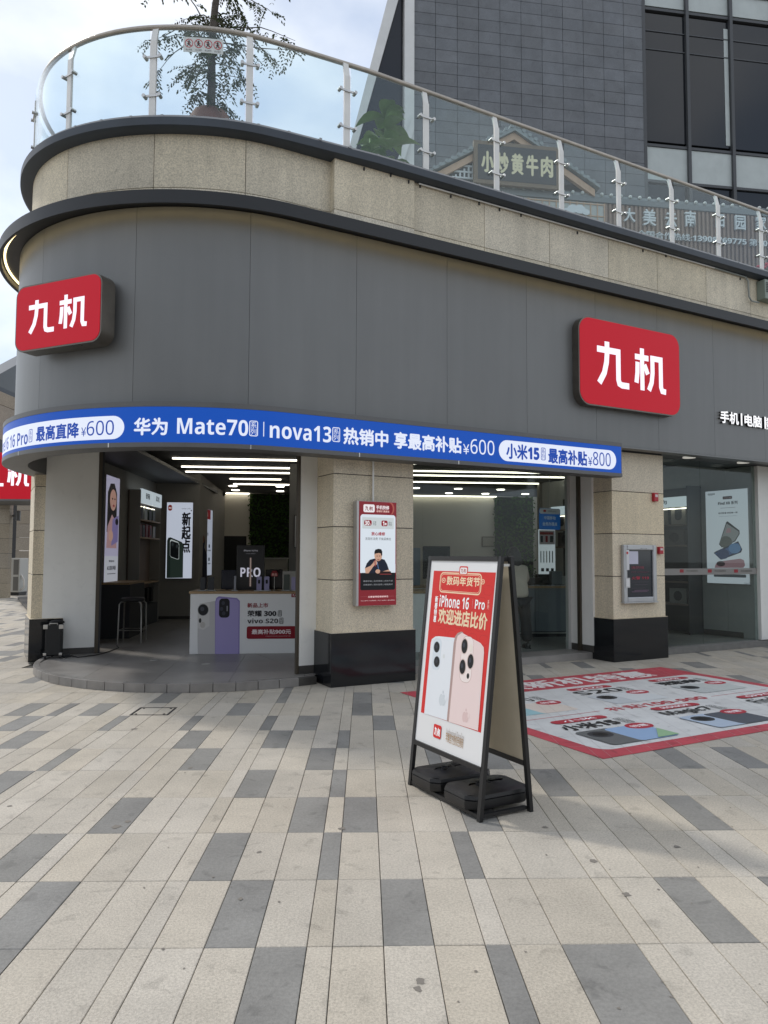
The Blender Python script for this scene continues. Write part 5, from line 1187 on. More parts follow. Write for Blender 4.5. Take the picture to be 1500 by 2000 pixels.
phone(501, 511, 1126, CD + .15, '#8c86ac', z_lab + 'lilac, next to the black card', cam_=1)
phone(516, 526, 1126, CD + .15, '#8c86ac', z_lab + 'lilac, next to the red speech-bubble tag', cam_=1)
phone(554, 566, 1122, CD + .2, '#3c4238', z_lab + 'olive, right of the red tag')
phone(569, 579, 1127, CD + .2, '#9a92b4', z_lab + 'pale lilac, beside the door frame')
def tablet(px0, px1, py0, py1, dep, colr, label, scr='#10182c'):
    (a0, z0), (a1, z1) = ii(px0, py1, dep), ii(px1, py0, dep); t = T('tablet', label, 'tablet', FI, (a0 + a1) / 2, dep, CT)
    W, H = (a1 - a0) / 2, z1 - CT; MB().box(-W, W, 0, .012, .005, H, pm(colr)).build('body', t, bevel=.004); MB().box(-W + .008, W - .008, -.002, 0, .014, H - .01, mat('scr' + scr.strip('#'), lin(scr), .15)).build('screen', t); MB().box(-W * .4, W * .4, -.02, .09, 0, .005, M_dark).build('stand_foot', t); return t
tablet(432, 462, 1113, 1140, CD + .6, '#0c1220', 'dark blue tablet standing left of the black PRO card')
tablet(519, 552, 1112, 1140, CD + .65, '#14080a', 'dark laptop screen standing behind the lilac phones', '#120808')
tablet(552, 579, 1116, 1128, CD + .4, '#c0bcb4', 'white price card standing behind the olive phone', '#a8a49c')
(a0, z0) = ii(536, 1125, CD + .2); t = T('price_tag', 'small red speech-bubble tag on a thin stem on the counter', 'tag', FI, a0, CD + .2, CT)
zc = ii(536, 1122, CD + .2)[1] - CT
MB().tube([(0, 0, 0), (0, 0, zc)], .003, M_steel, 6).build('stem', t); MB().lathe([(.02, 0), (.02, .005)], M_steel, n=12).build('foot', t)
MB().prism(rrpoly(-.052, zc - .03, .052, zc + .03, .018), 0, .006, pm('#7c1c22'), FRONT).prism(rrpoly(-.036, zc + .03, .036, zc + .055, .008), 0, .006, pm('#7c1c22'), FRONT).build('bubble', t)
A = Art(t, FI.pt(a0, CD + .2 - .0065, CT), FI.t, (0, 0, 1)); A.t('新品', -.038, zc - .02, .038, zc + .02, '#d8a8a0', .02, raw=True); A.done('print')
# wall light boxes
def lightbox(label, P, Xd, W, H, name='poster_light_box', th=.05, e=.55, col='#c6cede'):
    ang = math.atan2(Xd.y, Xd.x); t = bpy.data.objects.new(name, None); COL.objects.link(t); t.location = P; t.rotation_euler = (0, 0, ang); tag(t, label, 'light box')
    MB().box(0, W, 0, th, 0, H, mat('alu_case', (0, 0, 0))).build('case', t); c = lin(col)
    MB().box(.006, W - .006, -.003, -.0005, .006, H - .006, mat('lb_' + col.strip('#') + str(e), tuple(x * .4 for x in c[:3]), .4, emit=e, ecol=c[:3])).build('face', t); return t
X = FI.t; (a0, z0), (a1, z1) = ii(322, 1130, 17.0), ii(377, 981, 17.0)
t = lightbox('tall white light-box poster with dark green phone and three black characters on the partition', FI.pt(a0, 17.04, z0), X, a1 - a0, z1 - z0)
A = Art(t, FI.pt(a0, 17.036, z0), X, (0, 0, 1), crop=(250, 930, .17495), lift=.001); A.e = .5
A.rr(447, 386, 494, 320, .05, '#7a2018'); A.t('mi', 456, 365, 486, 340, '#e8e0e0', .03)
A.t('新\n起\n点', 592, 858, 706, 402, '#0c0c12', .03); A.t('XIAOMI 15 系列', 600, 370, 700, 356, '#303038'); A.el(707, 384, 6, 8, '#202028')
A.poly([(430, 1137), (437, 720), (450, 688), (475, 682), (600, 735), (618, 760), (612, 1134)], '#1a2420'); A.poly([(470, 1137), (472, 700), (600, 745), (612, 765), (608, 1134)], '#25302b')
A.poly([(468, 880), (470, 715), (485, 705), (560, 735), (572, 760), (570, 925), (550, 930), (480, 905)], '#b8c0c0'); A.poly([(470, 880), (472, 740), (482, 722), (560, 745), (568, 765), (566, 920), (550, 925), (482, 900)], '#0c0e10')
for x, y in ((498, 760), (548, 782)): A.el(x, y, 22, 36, '#16181a'); A.el(x, y, 12, 20, '#2c3234')
A.done('poster_print')
# lightbox of a woman with a lilac phone on the side wall
lw0, lw1 = 13.25, 14.05
P0 = FI.pt(LW(lw0) + .06, lw0, 0); P1 = FI.pt(LW(lw1) + .06, lw1, 0); X = (P1 - P0).normalized(); zb0 = FI.ona(197, 1152, LW(lw0))[1]; zt0 = FI.ona(197, 926, LW(lw0))[1]
zb0, zt0 = EYE + ray(197, 1152).z / ray(197, 1152).y * P0.y, EYE + ray(197, 926).z / ray(197, 926).y * P0.y
t = lightbox('tall pale lilac light-box portrait of a dark-haired person holding a lilac phone', Vector((P0.x, P0.y, zb0)), X, (P1 - P0).length, zt0 - zb0, e=.4, col='#b4b2cc')
W, H = (P1 - P0).length, zt0 - zb0
A = Art(t, Vector((P0.x, P0.y, zb0)) - X.cross(Vector((0, 0, -1))).normalized() * -.0 + (t.rotation_euler.to_matrix() @ Vector((0, -.004, 0))), X, (0, 0, 1), lift=.001); A.e = .4
A.r(.01, .01, W - .01, H * .29, '#c4c8d2', raw=True)
A.poly([(W * .1, H * .5), (W * .12, H * .85), (W * .3, H * .93), (W * .6, H * .94), (W * .8, H * .85), (W * .8, H * .62), (W * .4, H * .5)], '#141216', raw=True)
A.el(W * .52, H * .79, W * .24, H * .095, '#b88f82', raw=True); A.poly([(W * .1, H * .36), (W * .15, H * .55), (W * .45, H * .66), (W * .75, H * .6), (W * .85, H * .36)], '#b08d90', raw=True)
A.el(W * .46, H * .8, W * .05, H * .008, '#2a1c1c', raw=True); A.el(W * .64, H * .8, W * .05, H * .008, '#2a1c1c', raw=True); A.el(W * .56, H * .74, W * .07, H * .01, '#8a3440', raw=True)
A.poly([(W * .45, H * .38), (W * .5, H * .62), (W * .95, H * .66), (W * .92, H * .42)], '#7d74a4', raw=True); A.el(W * .82, H * .6, W * .12, H * .03, '#1c1a24', raw=True); A.el(W * .4, H * .47, W * .16, H * .05, '#c09a8c', raw=True)
A.t('荣耀300', W * .3, H * .235, W * .7, H * .255, '#3a3a44', .02, raw=True); A.t('AI 直拍神器', W * .18, H * .165, W * .82, H * .205, '#2a2a34', .03, raw=True); A.r(W * .2, H * .13, W * .82, H * .137, '#606068', raw=True); A.done('poster_print')
# shelf with boxed goods along the side wall
sh0, sh1 = 14.8, 16.45
P0 = FI.pt(LW(sh0) + .02, sh0, 0); P1 = FI.pt(LW(sh1) + .02, sh1, 0); X = (P1 - P0).normalized()
sf = bpy.data.objects.new('display_shelf', None); COL.objects.link(sf); sf.location = (P0.x, P0.y, FL); sf.rotation_euler = (0, 0, math.atan2(X.y, X.x)); tag(sf, 'tall wall shelf with lit header panels along the side wall of the shop', 'shelf')
SW = (P1 - P0).length; SD = .23; M_shw = mat('shelf_wood', (.20, .15, .125), .6, var=.15, scale=5)
MB().box(0, SW, -.02, 0, 0, 2.7, M_shw).build('back_panel', sf); MB().box(SW - .02, SW, -SD, -.021, 0, 2.7, M_iwalld).build('side_panel', sf); MB().box(0, .02, -SD, -.021, 0, 2.7, M_iwalld).build('side_panel', sf)
for z in (.85, 1.75, 2.1): MB().box(.021, SW - .021, -SD, -.021, z, z + .03, M_wood).build('shelf_board', sf)
MB().box(.021, SW - .021, -SD + .02, -.021, 0, .42, mat('cabinet_dark', (.05, .055, .06), .5)).build('base_cabinet', sf)
for k in range(2):
    h_ = MB().box(.02 + k * SW / 2, SW / 2 * (k + 1) - .01, -SD - .02, -SD + .02, 2.44, 2.72, mat('header_panel', (.3, .32, .33), .5, emit=.45, ecol=(.62, .72, .78))).build('header_panel', sf)
    M_ = Matrix.Translation(sf.location) @ sf.rotation_euler.to_matrix().to_4x4(); A = Art(sf, M_ @ Vector((0, -SD - .021, 0)), X, (0, 0, 1)); A.t(('音箱', '耳机')[k], SW / 2 * k + .3, 2.54, SW / 2 * k + .62, 2.66, '#20303a', .03, raw=True); A.done('lettering')
MB().box(.03, SW * .75, -SD + .03, -SD + .05, 2.37, 2.385, M_strip).build('shelf_light', sf)
def goods(par_loc, rot, x, y, z, w_, d_, h_, colr, label, kind='product_box', win=None):
    t = bpy.data.objects.new(kind, None); COL.objects.link(t); p = Matrix.Translation(par_loc) @ Matrix.Rotation(rot, 4, 'Z') @ Vector((x, y, z)); t.location = p; t.rotation_euler = (0, 0, rot); tag(t, label, 'box')
    MB().box(-w_ / 2, w_ / 2, -d_ / 2, d_ / 2, 0, h_, mat('box' + colr.strip('#'), lin(colr), .5)).build('carton', t, bevel=.003)
    if win: MB().prism(rrpoly(-w_ * .24, h_ * .18, w_ * .24, h_ * .82, w_ * .22), d_ / 2, d_ / 2 + .002, pm(win), FRONT).build('printed_window', t)
    return t
rz = sf.rotation_euler.z
for k, (x, z, w_, h_, c) in enumerate([(.15, 1.78, .16, .24, '#5a1418'), (.36, 1.78, .16, .24, '#4a5054'), (.6, 1.78, .2, .26, '#70181e'), (.9, 1.78, .18, .25, '#8a1c22'), (1.2, 1.78, .2, .24, '#9a9c9c'), (.2, 2.13, .2, .27, '#1c2426'), (.5, 2.13, .22, .28, '#a8b0b0'), (.85, 2.13, .2, .26, '#24302e'), (1.15, 2.13, .2, .25, '#384440')]):
    place = 'upper' if z > 2 else 'middle'
    nm = {'#5a1418': 'dark red', '#4a5054': 'slate grey', '#70181e': 'wine red', '#8a1c22': 'bright red', '#9a9c9c': 'silver', '#1c2426': 'black', '#a8b0b0': 'pale grey', '#24302e': 'dark green', '#384440': 'grey green'}[c]
    goods(sf.location, rz, x + .05, -.13, z, w_, .14, h_, c, '%s packaged gadget box on the %s board of the side-wall shelf' % (nm, place), win='#101214' if k % 2 else None)
for k, x in enumerate((.3, .6, .95, 1.3)): goods(sf.location, rz, x, -.12, .45, .14, .12, .3, '#181a1c', 'black boxed item on the lowest board of the side-wall shelf')['group'] = 'black boxes low on the side-wall shelf'
# stool and side table
(a0, b0) = FI.onz(252, 1256, FL); stl = T('bar_stool', 'metal stool with bent tubular legs and dark round seat inside the entrance', 'stool', FI, a0, b0 + .2, FL)
MB().lathe([(.17, .66), (.19, .68), (.19, .71), (.17, .725)], M_dark, n=22).build('seat', stl, 40)
M_chr = mat('stool_metal', (.38, .37, .35), .3, metal=.85)
for sx in (-1, 1):
    for sy in (-1, 1): MB().tube([(sx * .10, sy * .10, .66), (sx * .15, sy * .15, .655), (sx * .175, sy * .175, .62), (sx * .185, sy * .185, .0)], .013, M_chr, 8).build('leg', stl, 50)
for sy in (-1, 1): MB().tube([(-.18, sy * .18, .2), (.18, sy * .18, .2)], .009, M_chr, 6).build('stretcher', stl); MB().tube([(sy * .18, -.18, .2), (sy * .18, .18, .2)], .009, M_chr, 6).build('stretcher', stl)
(a0, z0), (a1, z1) = ii(218, 1140, 13.6), ii(266, 1136, 13.6)
tb = T('side_table', 'dark table with wooden top against the side wall behind the stool', 'table', FI, LW(13.6) + .02, 13.1, FL)
MB().box(0, a1 - LW(13.6) - .03, 0, 1.2, z1 - FL - .035, z1 - FL, M_wood).build('top', tb); MB().box(.02, .5, .03, 1.15, 0, z1 - FL - .036, mat('table_dark', (.035, .037, .042), .6)).build('cabinet', tb)
# standee poster further in
P0 = FI.pt(ii(398, 1100, 18.2)[0], 18.2, 0); P1 = FI.pt(ii(413.5, 1100, 19.0)[0], 19.0, 0); X = (P1 - P0).normalized()
zA_, zB_ = [EYE + ray(398, y).z / ray(398, y).y * P0.y for y in (1125, 993)]
t = lightbox('narrow light-box with red top and grey text panels behind the dark-clothed figure cut-out', Vector((P0.x, P0.y, zA_)), X, (P1 - P0).length, zB_ - zA_, e=.45, col='#b4bccc'); W, H = (P1 - P0).length, zB_ - zA_
A = Art(t, Vector((P0.x, P0.y, zA_)) + t.rotation_euler.to_matrix() @ Vector((0, -.004, 0)), X, (0, 0, 1), lift=.001); A.e = .35
A.r(.01, H * .85, W * .72, H - .01, '#7a1c20', raw=True); A.t('九机', W * .12, H * .89, W * .38, H * .95, '#e0d8d8', .02, raw=True); A.t('维修服务', W * .1, H * .6, W * .5, H * .65, '#5a626c', .03, raw=True)
for r_ in range(2):
    for c_ in range(2): A.r(W * (.12 + .4 * c_), H * (.22 + .2 * r_), W * (.3 + .4 * c_), H * (.27 + .2 * r_), '#39424e', raw=True); A.r(W * (.08 + .4 * c_), H * (.17 + .2 * r_), W * (.4 + .4 * c_), H * (.19 + .2 * r_), '#7a828c', raw=True)
A.done('poster_print')
(a0, z0), (a1, z1) = ii(388, 1150, 17.6), ii(397, 996, 17.6)
t = T('figure_cutout', 'narrow dark blue cut-out figure standing beside the narrow light-box', 'cut-out', FI, (a0 + a1) / 2, 17.75, FL)
MB().prism([(-.11, 0), (.11, 0), (.13, 1.0), (.12, 1.45), (.06, 1.6), (.07, 1.8), (0, 1.92), (-.07, 1.8), (-.06, 1.6), (-.13, 1.45), (-.12, 1.0)], 0, .012, mat('cutout_navy', (.03, .035, .07), .5), FRONT).build('panel', t); MB().box(-.1, .1, -.02, .25, -.0005, .01, M_dark).build('foot', t)
MB().prism([(.07 * math.cos(k * .524), 1.8 + .1 * math.sin(k * .524)) for k in range(12)], .013, .016, pm('#8a6a5e'), FRONT).build('printed_face', t)
# green plant wall
gx0, gx1 = ii(487, 1000, BW - .2)[0], ii(572, 1000, BW - .2)[0]
def greenwall(label, x0, x1, z1, seed, shade=1):
    t = T('green_wall', label, 'plant wall', FI, x0, BW - .02, FL + .3); r_ = random.Random(seed); W, H = x1 - x0, z1 - FL - .3
    MB().box(0, W, -.03, 0, 0, H, mat('greenwall_board', (.008, .014, .007), .9)).build('backing', t); lv = MB(); M_g = mat('wall_leaf', (.045, .095, .02), .9, spec=.1, var=.5, scale=1.2)
    for k in range(int(W * H * 330)):
        p = Vector((r_.uniform(-.03, W + .02), -.03 - r_.random() * .09, r_.uniform(0, H))); d = Vector((r_.uniform(-1, 1), -.5, r_.uniform(-1, .6))).normalized(); s_ = d.cross(Vector((r_.uniform(-.3, .3), -1, .4))).normalized()
        lv.add([p, p + d * .05 + s_ * .025, p + d * .1, p + d * .05 - s_ * .025], [(0, 1, 2, 3)], M_g)
    o = lv.build('leaves', t); o['kind'] = 'stuff'
greenwall('dark green plant wall left of the inner column, behind the black PRO card', gx0, gx1, CZ - .02, 5)
greenwall('dark green plant wall beside the framed certificate, behind the customer', ii(969, 1000, BW - .2)[0], ii(1044, 1000, BW - .2)[0], CZ - .02, 6)
# back counter, certificate, monitor
(a0, z0), (a1, z1) = ii(517, 1110, 17), ii(552, 1092, 17)
t = T('back_desk', 'pale rear desk with papers in front of the plant wall', 'desk', FI, a0 - .2, 17, FL); MB().box(0, a1 - a0 + .3, 0, .6, 0, z1 - FL, mat('desk_pale', (.32, .31, .27), .6)).build('body', t); MB().box(-.02, a1 - a0 + .32, -.02, .62, z1 - FL, z1 - FL + .03, mat('desk_top', (.4, .4, .38), .5)).build('top', t)
(a0, z0), (a1, z1) = ii(941, 1068, BW), ii(968, 1048, BW); t = T('framed_certificate', 'pale framed certificate hanging on the back wall', 'frame', FI, a0, BW - .002, z0); MB().box(0, a1 - a0, -.03, 0, 0, z1 - z0, mat('cert_frame', (.2, .17, .13), .5)).build('frame', t); MB().box(.03, a1 - a0 - .03, -.034, -.031, .03, z1 - z0 - .03, mat('cert_paper', (.4, .37, .3), .7)).build('paper', t)
(a0, z0), (a1, z1) = ii(574, 1070, 14.95), ii(592, 1006, 14.95); t = T('framed_notice', 'white framed notice with red mark on the inner column', 'frame', FI, a0, 14.998, z0); MB().box(0, .5, -.02, 0, 0, z1 - z0, M_dark).build('frame', t); MB().box(.012, .488, -.024, -.021, .012, z1 - z0 - .012, mat('poster_white', (0, 0, 0))).build('sheet', t); MB().box(.06, .16, -.026, -.0245, z1 - z0 - .1, z1 - z0 - .06, pm('#7a1c24')).build('mark', t)
(a0, z0), (a1, z1) = ii(826, 1112, 13.2), ii(879, 1067, 13.2)
def monitor(label, a0, a1, z1, b, scr):
    t = T('computer_monitor', label, 'monitor', FI, (a0 + a1) / 2, b, CT); W = (a1 - a0) / 2; H = z1 - CT
    MB().box(-W, W, 0, .04, .12, H, M_dark).build('housing', t, bevel=.005); MB().box(-W + .012, W - .012, -.003, -.0005, .135, H - .012, mat('screen' + scr.strip('#'), lin(scr), .12)).build('screen', t); MB().box(-.03, .03, .01, .03, .01, .12, M_dark).build('neck', t); MB().box(-.12, .12, -.08, .1, 0, .01, M_dark).build('base', t)
monitor('dark computer monitor on the rear counter seen past the sandwich board', a0, a1, z1, 13.2, '#0a1614')
(a0, z0), (a1, z1) = ii(795, 1112, 13.3), ii(821, 1070, 13.3); t = T('display_card', 'pale blue display card on the rear counter beside the granite pillar', 'display', FI, (a0 + a1) / 2, 13.3, CT); MB().box((a0 - a1) / 2, (a1 - a0) / 2, 0, .03, 0, z1 - CT, mat('card_blue', (.30, .38, .48), .4)).build('panel', t, bevel=.004)
# rear counter for the second entrance
(a0, z0) = ii(770, 1150, 12.9); cn2 = T('service_counter', 'long service counter with grey front and wood top inside the glazed entrance', 'counter', FI, a0, 12.9, FL); CL2 = ii(1112, 1150, 12.9)[0] - a0
M_cf = mat('counter_grey', (.16, .18, .20), .5, var=.08)
n_ = 5
for k in range(n_): MB().box(CL2 * k / n_ + .004, CL2 * (k + 1) / n_ - .004, 0, .02, .1, CT - FL - .036, M_cf if k else mat('counter_white', (0, 0, 0))).build('front_panel', cn2)
MB().box(0, CL2, .021, .7, 0, CT - FL - .036, M_fasb).build('body', cn2); MB().box(-.02, CL2 + .02, -.03, .72, CT - FL - .035, CT - FL, M_wood).build('wood_top', cn2); MB().box(0, CL2, -.012, .0, .06, .085, M_steel).build('foot_rail', cn2)
for k, (px, w_, h_, c, nm) in enumerate(((1044, .22, .14, '#3a3430', 'brown'), (1068, .3, .2, '#243034', 'dark teal'), (1085, .2, .26, '#6a6e70', 'grey'), (1098, .18, .16, '#8a8c88', 'pale grey'), (1058, .15, .1, '#101418', 'black'))):
    goods(FI.pt(ii(px, 1100, 13.2)[0], 13.2, CT), FI.ang, 0, (k % 2) * .16, 0, w_, .14, h_, c, '%s box standing on the service counter by the hanging blue notice' % nm)
for k in range(7):
    a_ = ii(1040 + 9.5 * k, 1140, 12.98)[0]; t = T('display_phone', 'small flat %s phone lying on a clear tray on the service counter' % ('black', 'silver', 'slate')[k % 3], 'phone', FI, a_, 12.98, CT, group='phones on the service counter')
    MB().box(-.035, .035, -.05, .05, 0, .012, mat('acrylic_base', (0, 0, 0))).build('stand', t); MB().box(-.03, .03, -.045, .06, .013, .022, pm(('#101014', '#7a7c84', '#30343c')[k % 3])).build('phone_body', t)
# blue hanging notice and accessory wall
(a0, z0), (a1, z1) = FA.onb(1053.5, 1034, 1.0), FA.onb(1094, 994, 1.0); t = T('hanging_notice', 'blue and white rounded service notice hanging behind the entrance glass', 'notice', FA, (a0 + a1) / 2, 1.0, z0); W, H = (a1 - a0) / 2, z1 - z0
MB().prism(rrpoly(-W, 0, W, H, .03), -.01, 0, mat('notice_blue', lin('#1f62ad'), .4, emit=.12, ecol=lin('#1f62ad')[:3]), FRONT).build('panel', t); MB().tube([(0, .005, H - .02), (0, .005, 3.13 - z0)], .003, M_steel, 5).build('wire', t)
A = Art(t, FA.pt((a0 + a1) / 2, 1.0, z0), FA.t, (0, 0, 1), lift=.001); A.rr(-W + .004, H * .74, W - .004, H - .004, .03, '#dfe2e6', raw=True); A.t('中国移动', -W * .55, H * .47, W * .55, H * .64, '#dfe6f0', .03, raw=True); A.t('业务办理点', -W * .7, H * .18, W * .7, H * .36, '#dfe6f0', .03, raw=True); A.rr(-W * .62, H * .82, -W * .36, H * .93, .01, '#a02030', raw=True); A.t('中国移动 5G', -W * .2, H * .83, W * .6, H * .91, '#405060', raw=True); A.done('lettering')
(a0, z0), (a1, z1) = ii(1053, 1102, 14.2), ii(1084, 1034, 14.2); t = T('accessory_panel', 'white lit accessory panel with small hanging goods behind the entrance glass', 'display', FI, a0, 14.2, CT); W, H = a1 - a0, z1 - CT
MB().box(0, W, 0, .05, 0, H, mat('lb_acc', (.3, .32, .34), .5, emit=.3, ecol=(.75, .82, .88))).build('panel', t)
A = Art(t, FI.pt(a0, 14.2, CT), FI.t, (0, 0, 1), lift=.001); A.r(.01, H * .72, W * .98, H * .98, '#d8ccd0', raw=True); A.r(.02, H * .9, W * .9, H * .95, '#a04040', raw=True); A.rr(W * .4, H * .76, W * .55, H * .88, .01, '#a02030', raw=True); A.rr(W * .1, H * .76, W * .25, H * .88, .01, '#404850', raw=True); A.rr(W * .68, H * .76, W * .88, H * .88, .01, '#303030', raw=True)
for k in range(5): A.rr(W * (.08 + .18 * k), H * .38, W * (.14 + .18 * k), H * .6, .01, ('#708088', '#8a9498', '#a09890', '#405058', '#20282c')[k], raw=True)
for k in range(3): A.rr(W * (.12 + .3 * k), H * .22, W * (.3 + .3 * k), H * .28, .01, '#202428', raw=True)
A.done('print')
# security dome
(a0, z0) = ii(435, 966, 19); t = T('security_camera', 'small black dome camera under the ceiling by the cove light', 'camera', FI, ii(435, 955, BW - .5)[0], BW - .5, CZ - .14); MB().lathe([(.02, 0), (.07, .03), (.09, .09), (.09, .138)], M_dark, n=14).build('dome', t, 60)
# rolling speaker case by the pillar, with cable
(a0, b0) = FA.onz(100, 1285, FL); spk = T('speaker_case', 'black wheeled speaker case with silver corners standing by the left pillar', 'speaker', FA, a0 + .03, b0 - .02, FL, -.25)
W, H, Dp = .10, .46, .10
MB().box(-W, W, -Dp, Dp, .05, H, mat('speaker_black', (.012, .012, .012), .7, bump=.3, bscale=300)).build('cabinet', spk, bevel=.006)
for sx in (-1, 1):
    for z in (.05, H - .05): MB().box(sx * W - .028, sx * W + .028, -Dp - .004, -Dp + .03, z - .003, z + .053, M_steel).build('corner_guard', spk, bevel=.003) if z > .1 else MB().box(sx * W - .02, sx * W + .02, -Dp - .004, -Dp + .02, z - .003, z + .03, M_steel).build('corner_guard', spk, bevel=.003)
    MB().tube([(sx * W - .012, -Dp + .03, .028), (sx * W + .012, -Dp + .03, .028)], .028, M_dark, 12).build('wheel', spk, 50); MB().box(sx * W - .015, sx * W + .015, -Dp + .005, -Dp + .05, .03, .05, M_dark).build('wheel_bracket', spk)
MB().tube([(-.05, -Dp + .02, H), (-.05, -Dp + .02, H + .02), (.05, -Dp + .02, H + .02), (.05, -Dp + .02, H)], .008, M_steel, 8).build('handle', spk, 50)
mb = MB(); mb.ell((.03, .0, H + .03), .10, .08, .035, mat('black_cloth', (.01, .01, .011), .9, bump=.8, bscale=40), 16, 8); mb.build('cloth', spk, 80)
cbp = [FA.onz(*p, FL) for p in ((118, 1283), (128, 1286), (140, 1282), (152, 1285), (168, 1283), (190, 1280), (212, 1274), (232, 1266), (228, 1262))]
t = T('power_cable', 'black power cable trailing over the platform from the speaker case into the shop', 'cable', FA, cbp[0][0], cbp[0][1], FL)
MB().tube([(x - cbp[0][0], y - cbp[0][1], .009) for x, y in cbp], .007, M_dark, 6).build('cable', t, 60); MB().box(.02, .12, -.03, .03, 0, .035, M_dark).build('power_strip', t, bevel=.004)
for px, py in ((300, 1289), (402, 1297)): 
    a, b = FA.onz(px, py, FL); t = T('floor_socket', 'small steel floor socket plate set in the %s of the platform tiles' % ('middle' if px < 350 else 'right part'), 'socket', FA, a, b, FL); MB().lathe([(.055, 0), (.055, .003), (.03, .0035), (.03, .0015)], M_steel, n=18).build('plate', t)

# ================================================================== display window on the right
def wq(px, py, a): return FA.ona(px, py, a)
WA = 8.243
bq0, z0 = wq(1466, 1141, WA - .02); bq1, z1 = wq(1382, 1137, WA - .02)
zT = wq(1466, 949, WA - .02)[1]; zBm = (wq(1466, 1143, WA - .02)[1] + wq(1384, 1138, WA - .02)[1]) / 2; zT = (zT + wq(1382, 963, WA - .02)[1]) / 2
P0 = FA.pt(WA - .002, bq1, zBm); X = -FA.n; W, H = bq1 - bq0, zT - zBm
t = lightbox('tall white window poster with three stacked phones on the wall behind the display glass', P0 + FA.t * -.03, X, W, H, th=.03, e=.42, col='#c2ccd6')
A = Art(t, FA.pt(WA - .0365, bq1, zBm), X, (0, 0, 1), crop=(1280, 880, .2), lift=.0008, step=.0004); A.e = .28
A.t('oppo', 512, 445, 580, 416, '#14181c', .02); A.rr(657, 478, 750, 442, .02, '#2a1418'); A.t('OPPO AI 手机', 668, 470, 742, 452, '#c8b0b0'); A.t('Find X8 系列', 612, 535, 802, 488, '#0c0e10', .03); A.t('哈苏影像 抓拍每一刻', 616, 622, 802, 594, '#14171a', .03); A.r(636, 565, 780, 552, '#8a9096'); A.r(620, 645, 800, 634, '#6a7076')
A.poly([(622, 915), (692, 700), (705, 690), (822, 780), (824, 815), (780, 888), (650, 948)], '#23262a'); A.poly([(630, 910), (697, 712), (815, 790), (815, 815), (775, 880), (655, 938)], '#8e9496'); A.el(690, 895, 60, 60, '#5c625e', rot=0); A.poly([(700, 760), (735, 755), (740, 800), (690, 805)], '#a88890')
A.poly([(570, 1000), (590, 985), (810, 885), (850, 965), (838, 995), (650, 1065), (635, 1062)], '#1e2e46'); A.poly([(580, 1005), (810, 900), (838, 968), (650, 1055)], '#3c5f8e'); A.el(660, 1010, 62, 50, '#2a4068'); A.el(775, 955, 60, 50, '#5a86b4')
A.poly([(590, 1110), (610, 1085), (830, 1055), (865, 1070), (878, 1120), (860, 1145), (580, 1145)], '#a8848e'); A.el(640, 1105, 42, 26, '#3a2a30'); A.rr(572, 1232, 888, 1212, .02, '#4a5056'); A.t('ColorOS', 870, 1312, 935, 1290, '#3a4046')
A.done('poster_print')
# goods shelf behind the window
b0 = bq1 + .12; b1 = 5.15
ws = bpy.data.objects.new('window_shelf', None); COL.objects.link(ws); ws.location = FA.pt(WA - .003, b1, FL); ws.rotation_euler = (0, 0, FA.ang - math.pi / 2); tag(ws, 'dark wall shelf with lit header and boxed speakers behind the display window', 'shelf')
SW = b1 - b0; SD = .38
MB().box(0, SW, -.02, 0, 0, 2.75, mat('shelf_dark', (.035, .036, .038), .6)).build('back_panel', ws); MB().box(SW - .02, SW, -SD, -.021, 0, 2.75, MATS['shelf_dark']).build('side_panel', ws)
zsh = [wq(1340, y, WA - SD)[1] - FL for y in (1023, 1064, 1136, 1180)]
for z in zsh: MB().box(0, SW - .021, -SD, -.021, z - .03, z, M_shw).build('shelf_board', ws)
zh0, zh1 = wq(1350, 988, WA - SD)[1] - FL, wq(1350, 968, WA - SD)[1] - FL
for k in range(2): MB().box(.02 + k * SW / 2, SW / 2 * (k + 1) - .015, -SD - .02, -SD + .02, zh0, zh1, mat('header_panel', (0, 0, 0))).build('header_panel', ws)
MB().box(0, SW - .03, -SD + .02, -SD + .04, zh0 - .04, zh0 - .025, M_strip).build('shelf_light', ws)
A = Art(ws, ws.location + ws.rotation_euler.to_matrix() @ Vector((0, -SD - .021, 0)), X, (0, 0, 1)); A.t('蓝牙音响', SW * .62, zh0 + (zh1 - zh0) * .3, SW * .88, zh0 + (zh1 - zh0) * .75, '#283840', .02, raw=True); A.done('lettering')
rz = ws.rotation_euler.z
names = ['bottom', 'lower', 'middle', 'upper']
for r_, (z, n, hh, c, wn) in enumerate(((zsh[3], 6, .3, '#8f918e', '#3c4042'), (zsh[1], 5, .32, '#4a4644', '#2a2422'), (zsh[0], 7, .42, '#8e8b84', '#22262a'))):
    for k in range(n):
        g_ = goods(ws.location, rz, SW * (k + .5) / n, -SD * .6, z, SW / n * .62, .16, hh * random.uniform(.85, 1.02), c, {'#8f918e': 'white boxed speaker with dark oval print on the bottom board of the window shelf', '#4a4644': 'brown boxed gadget on the middle board of the window shelf', '#8e8b84': 'beige boxed speaker with dark oval print on the top board of the window shelf'}[c], win=wn); g_['group'] = ('white', 'brown', 'beige')[r_] + ' boxes on the window shelf'

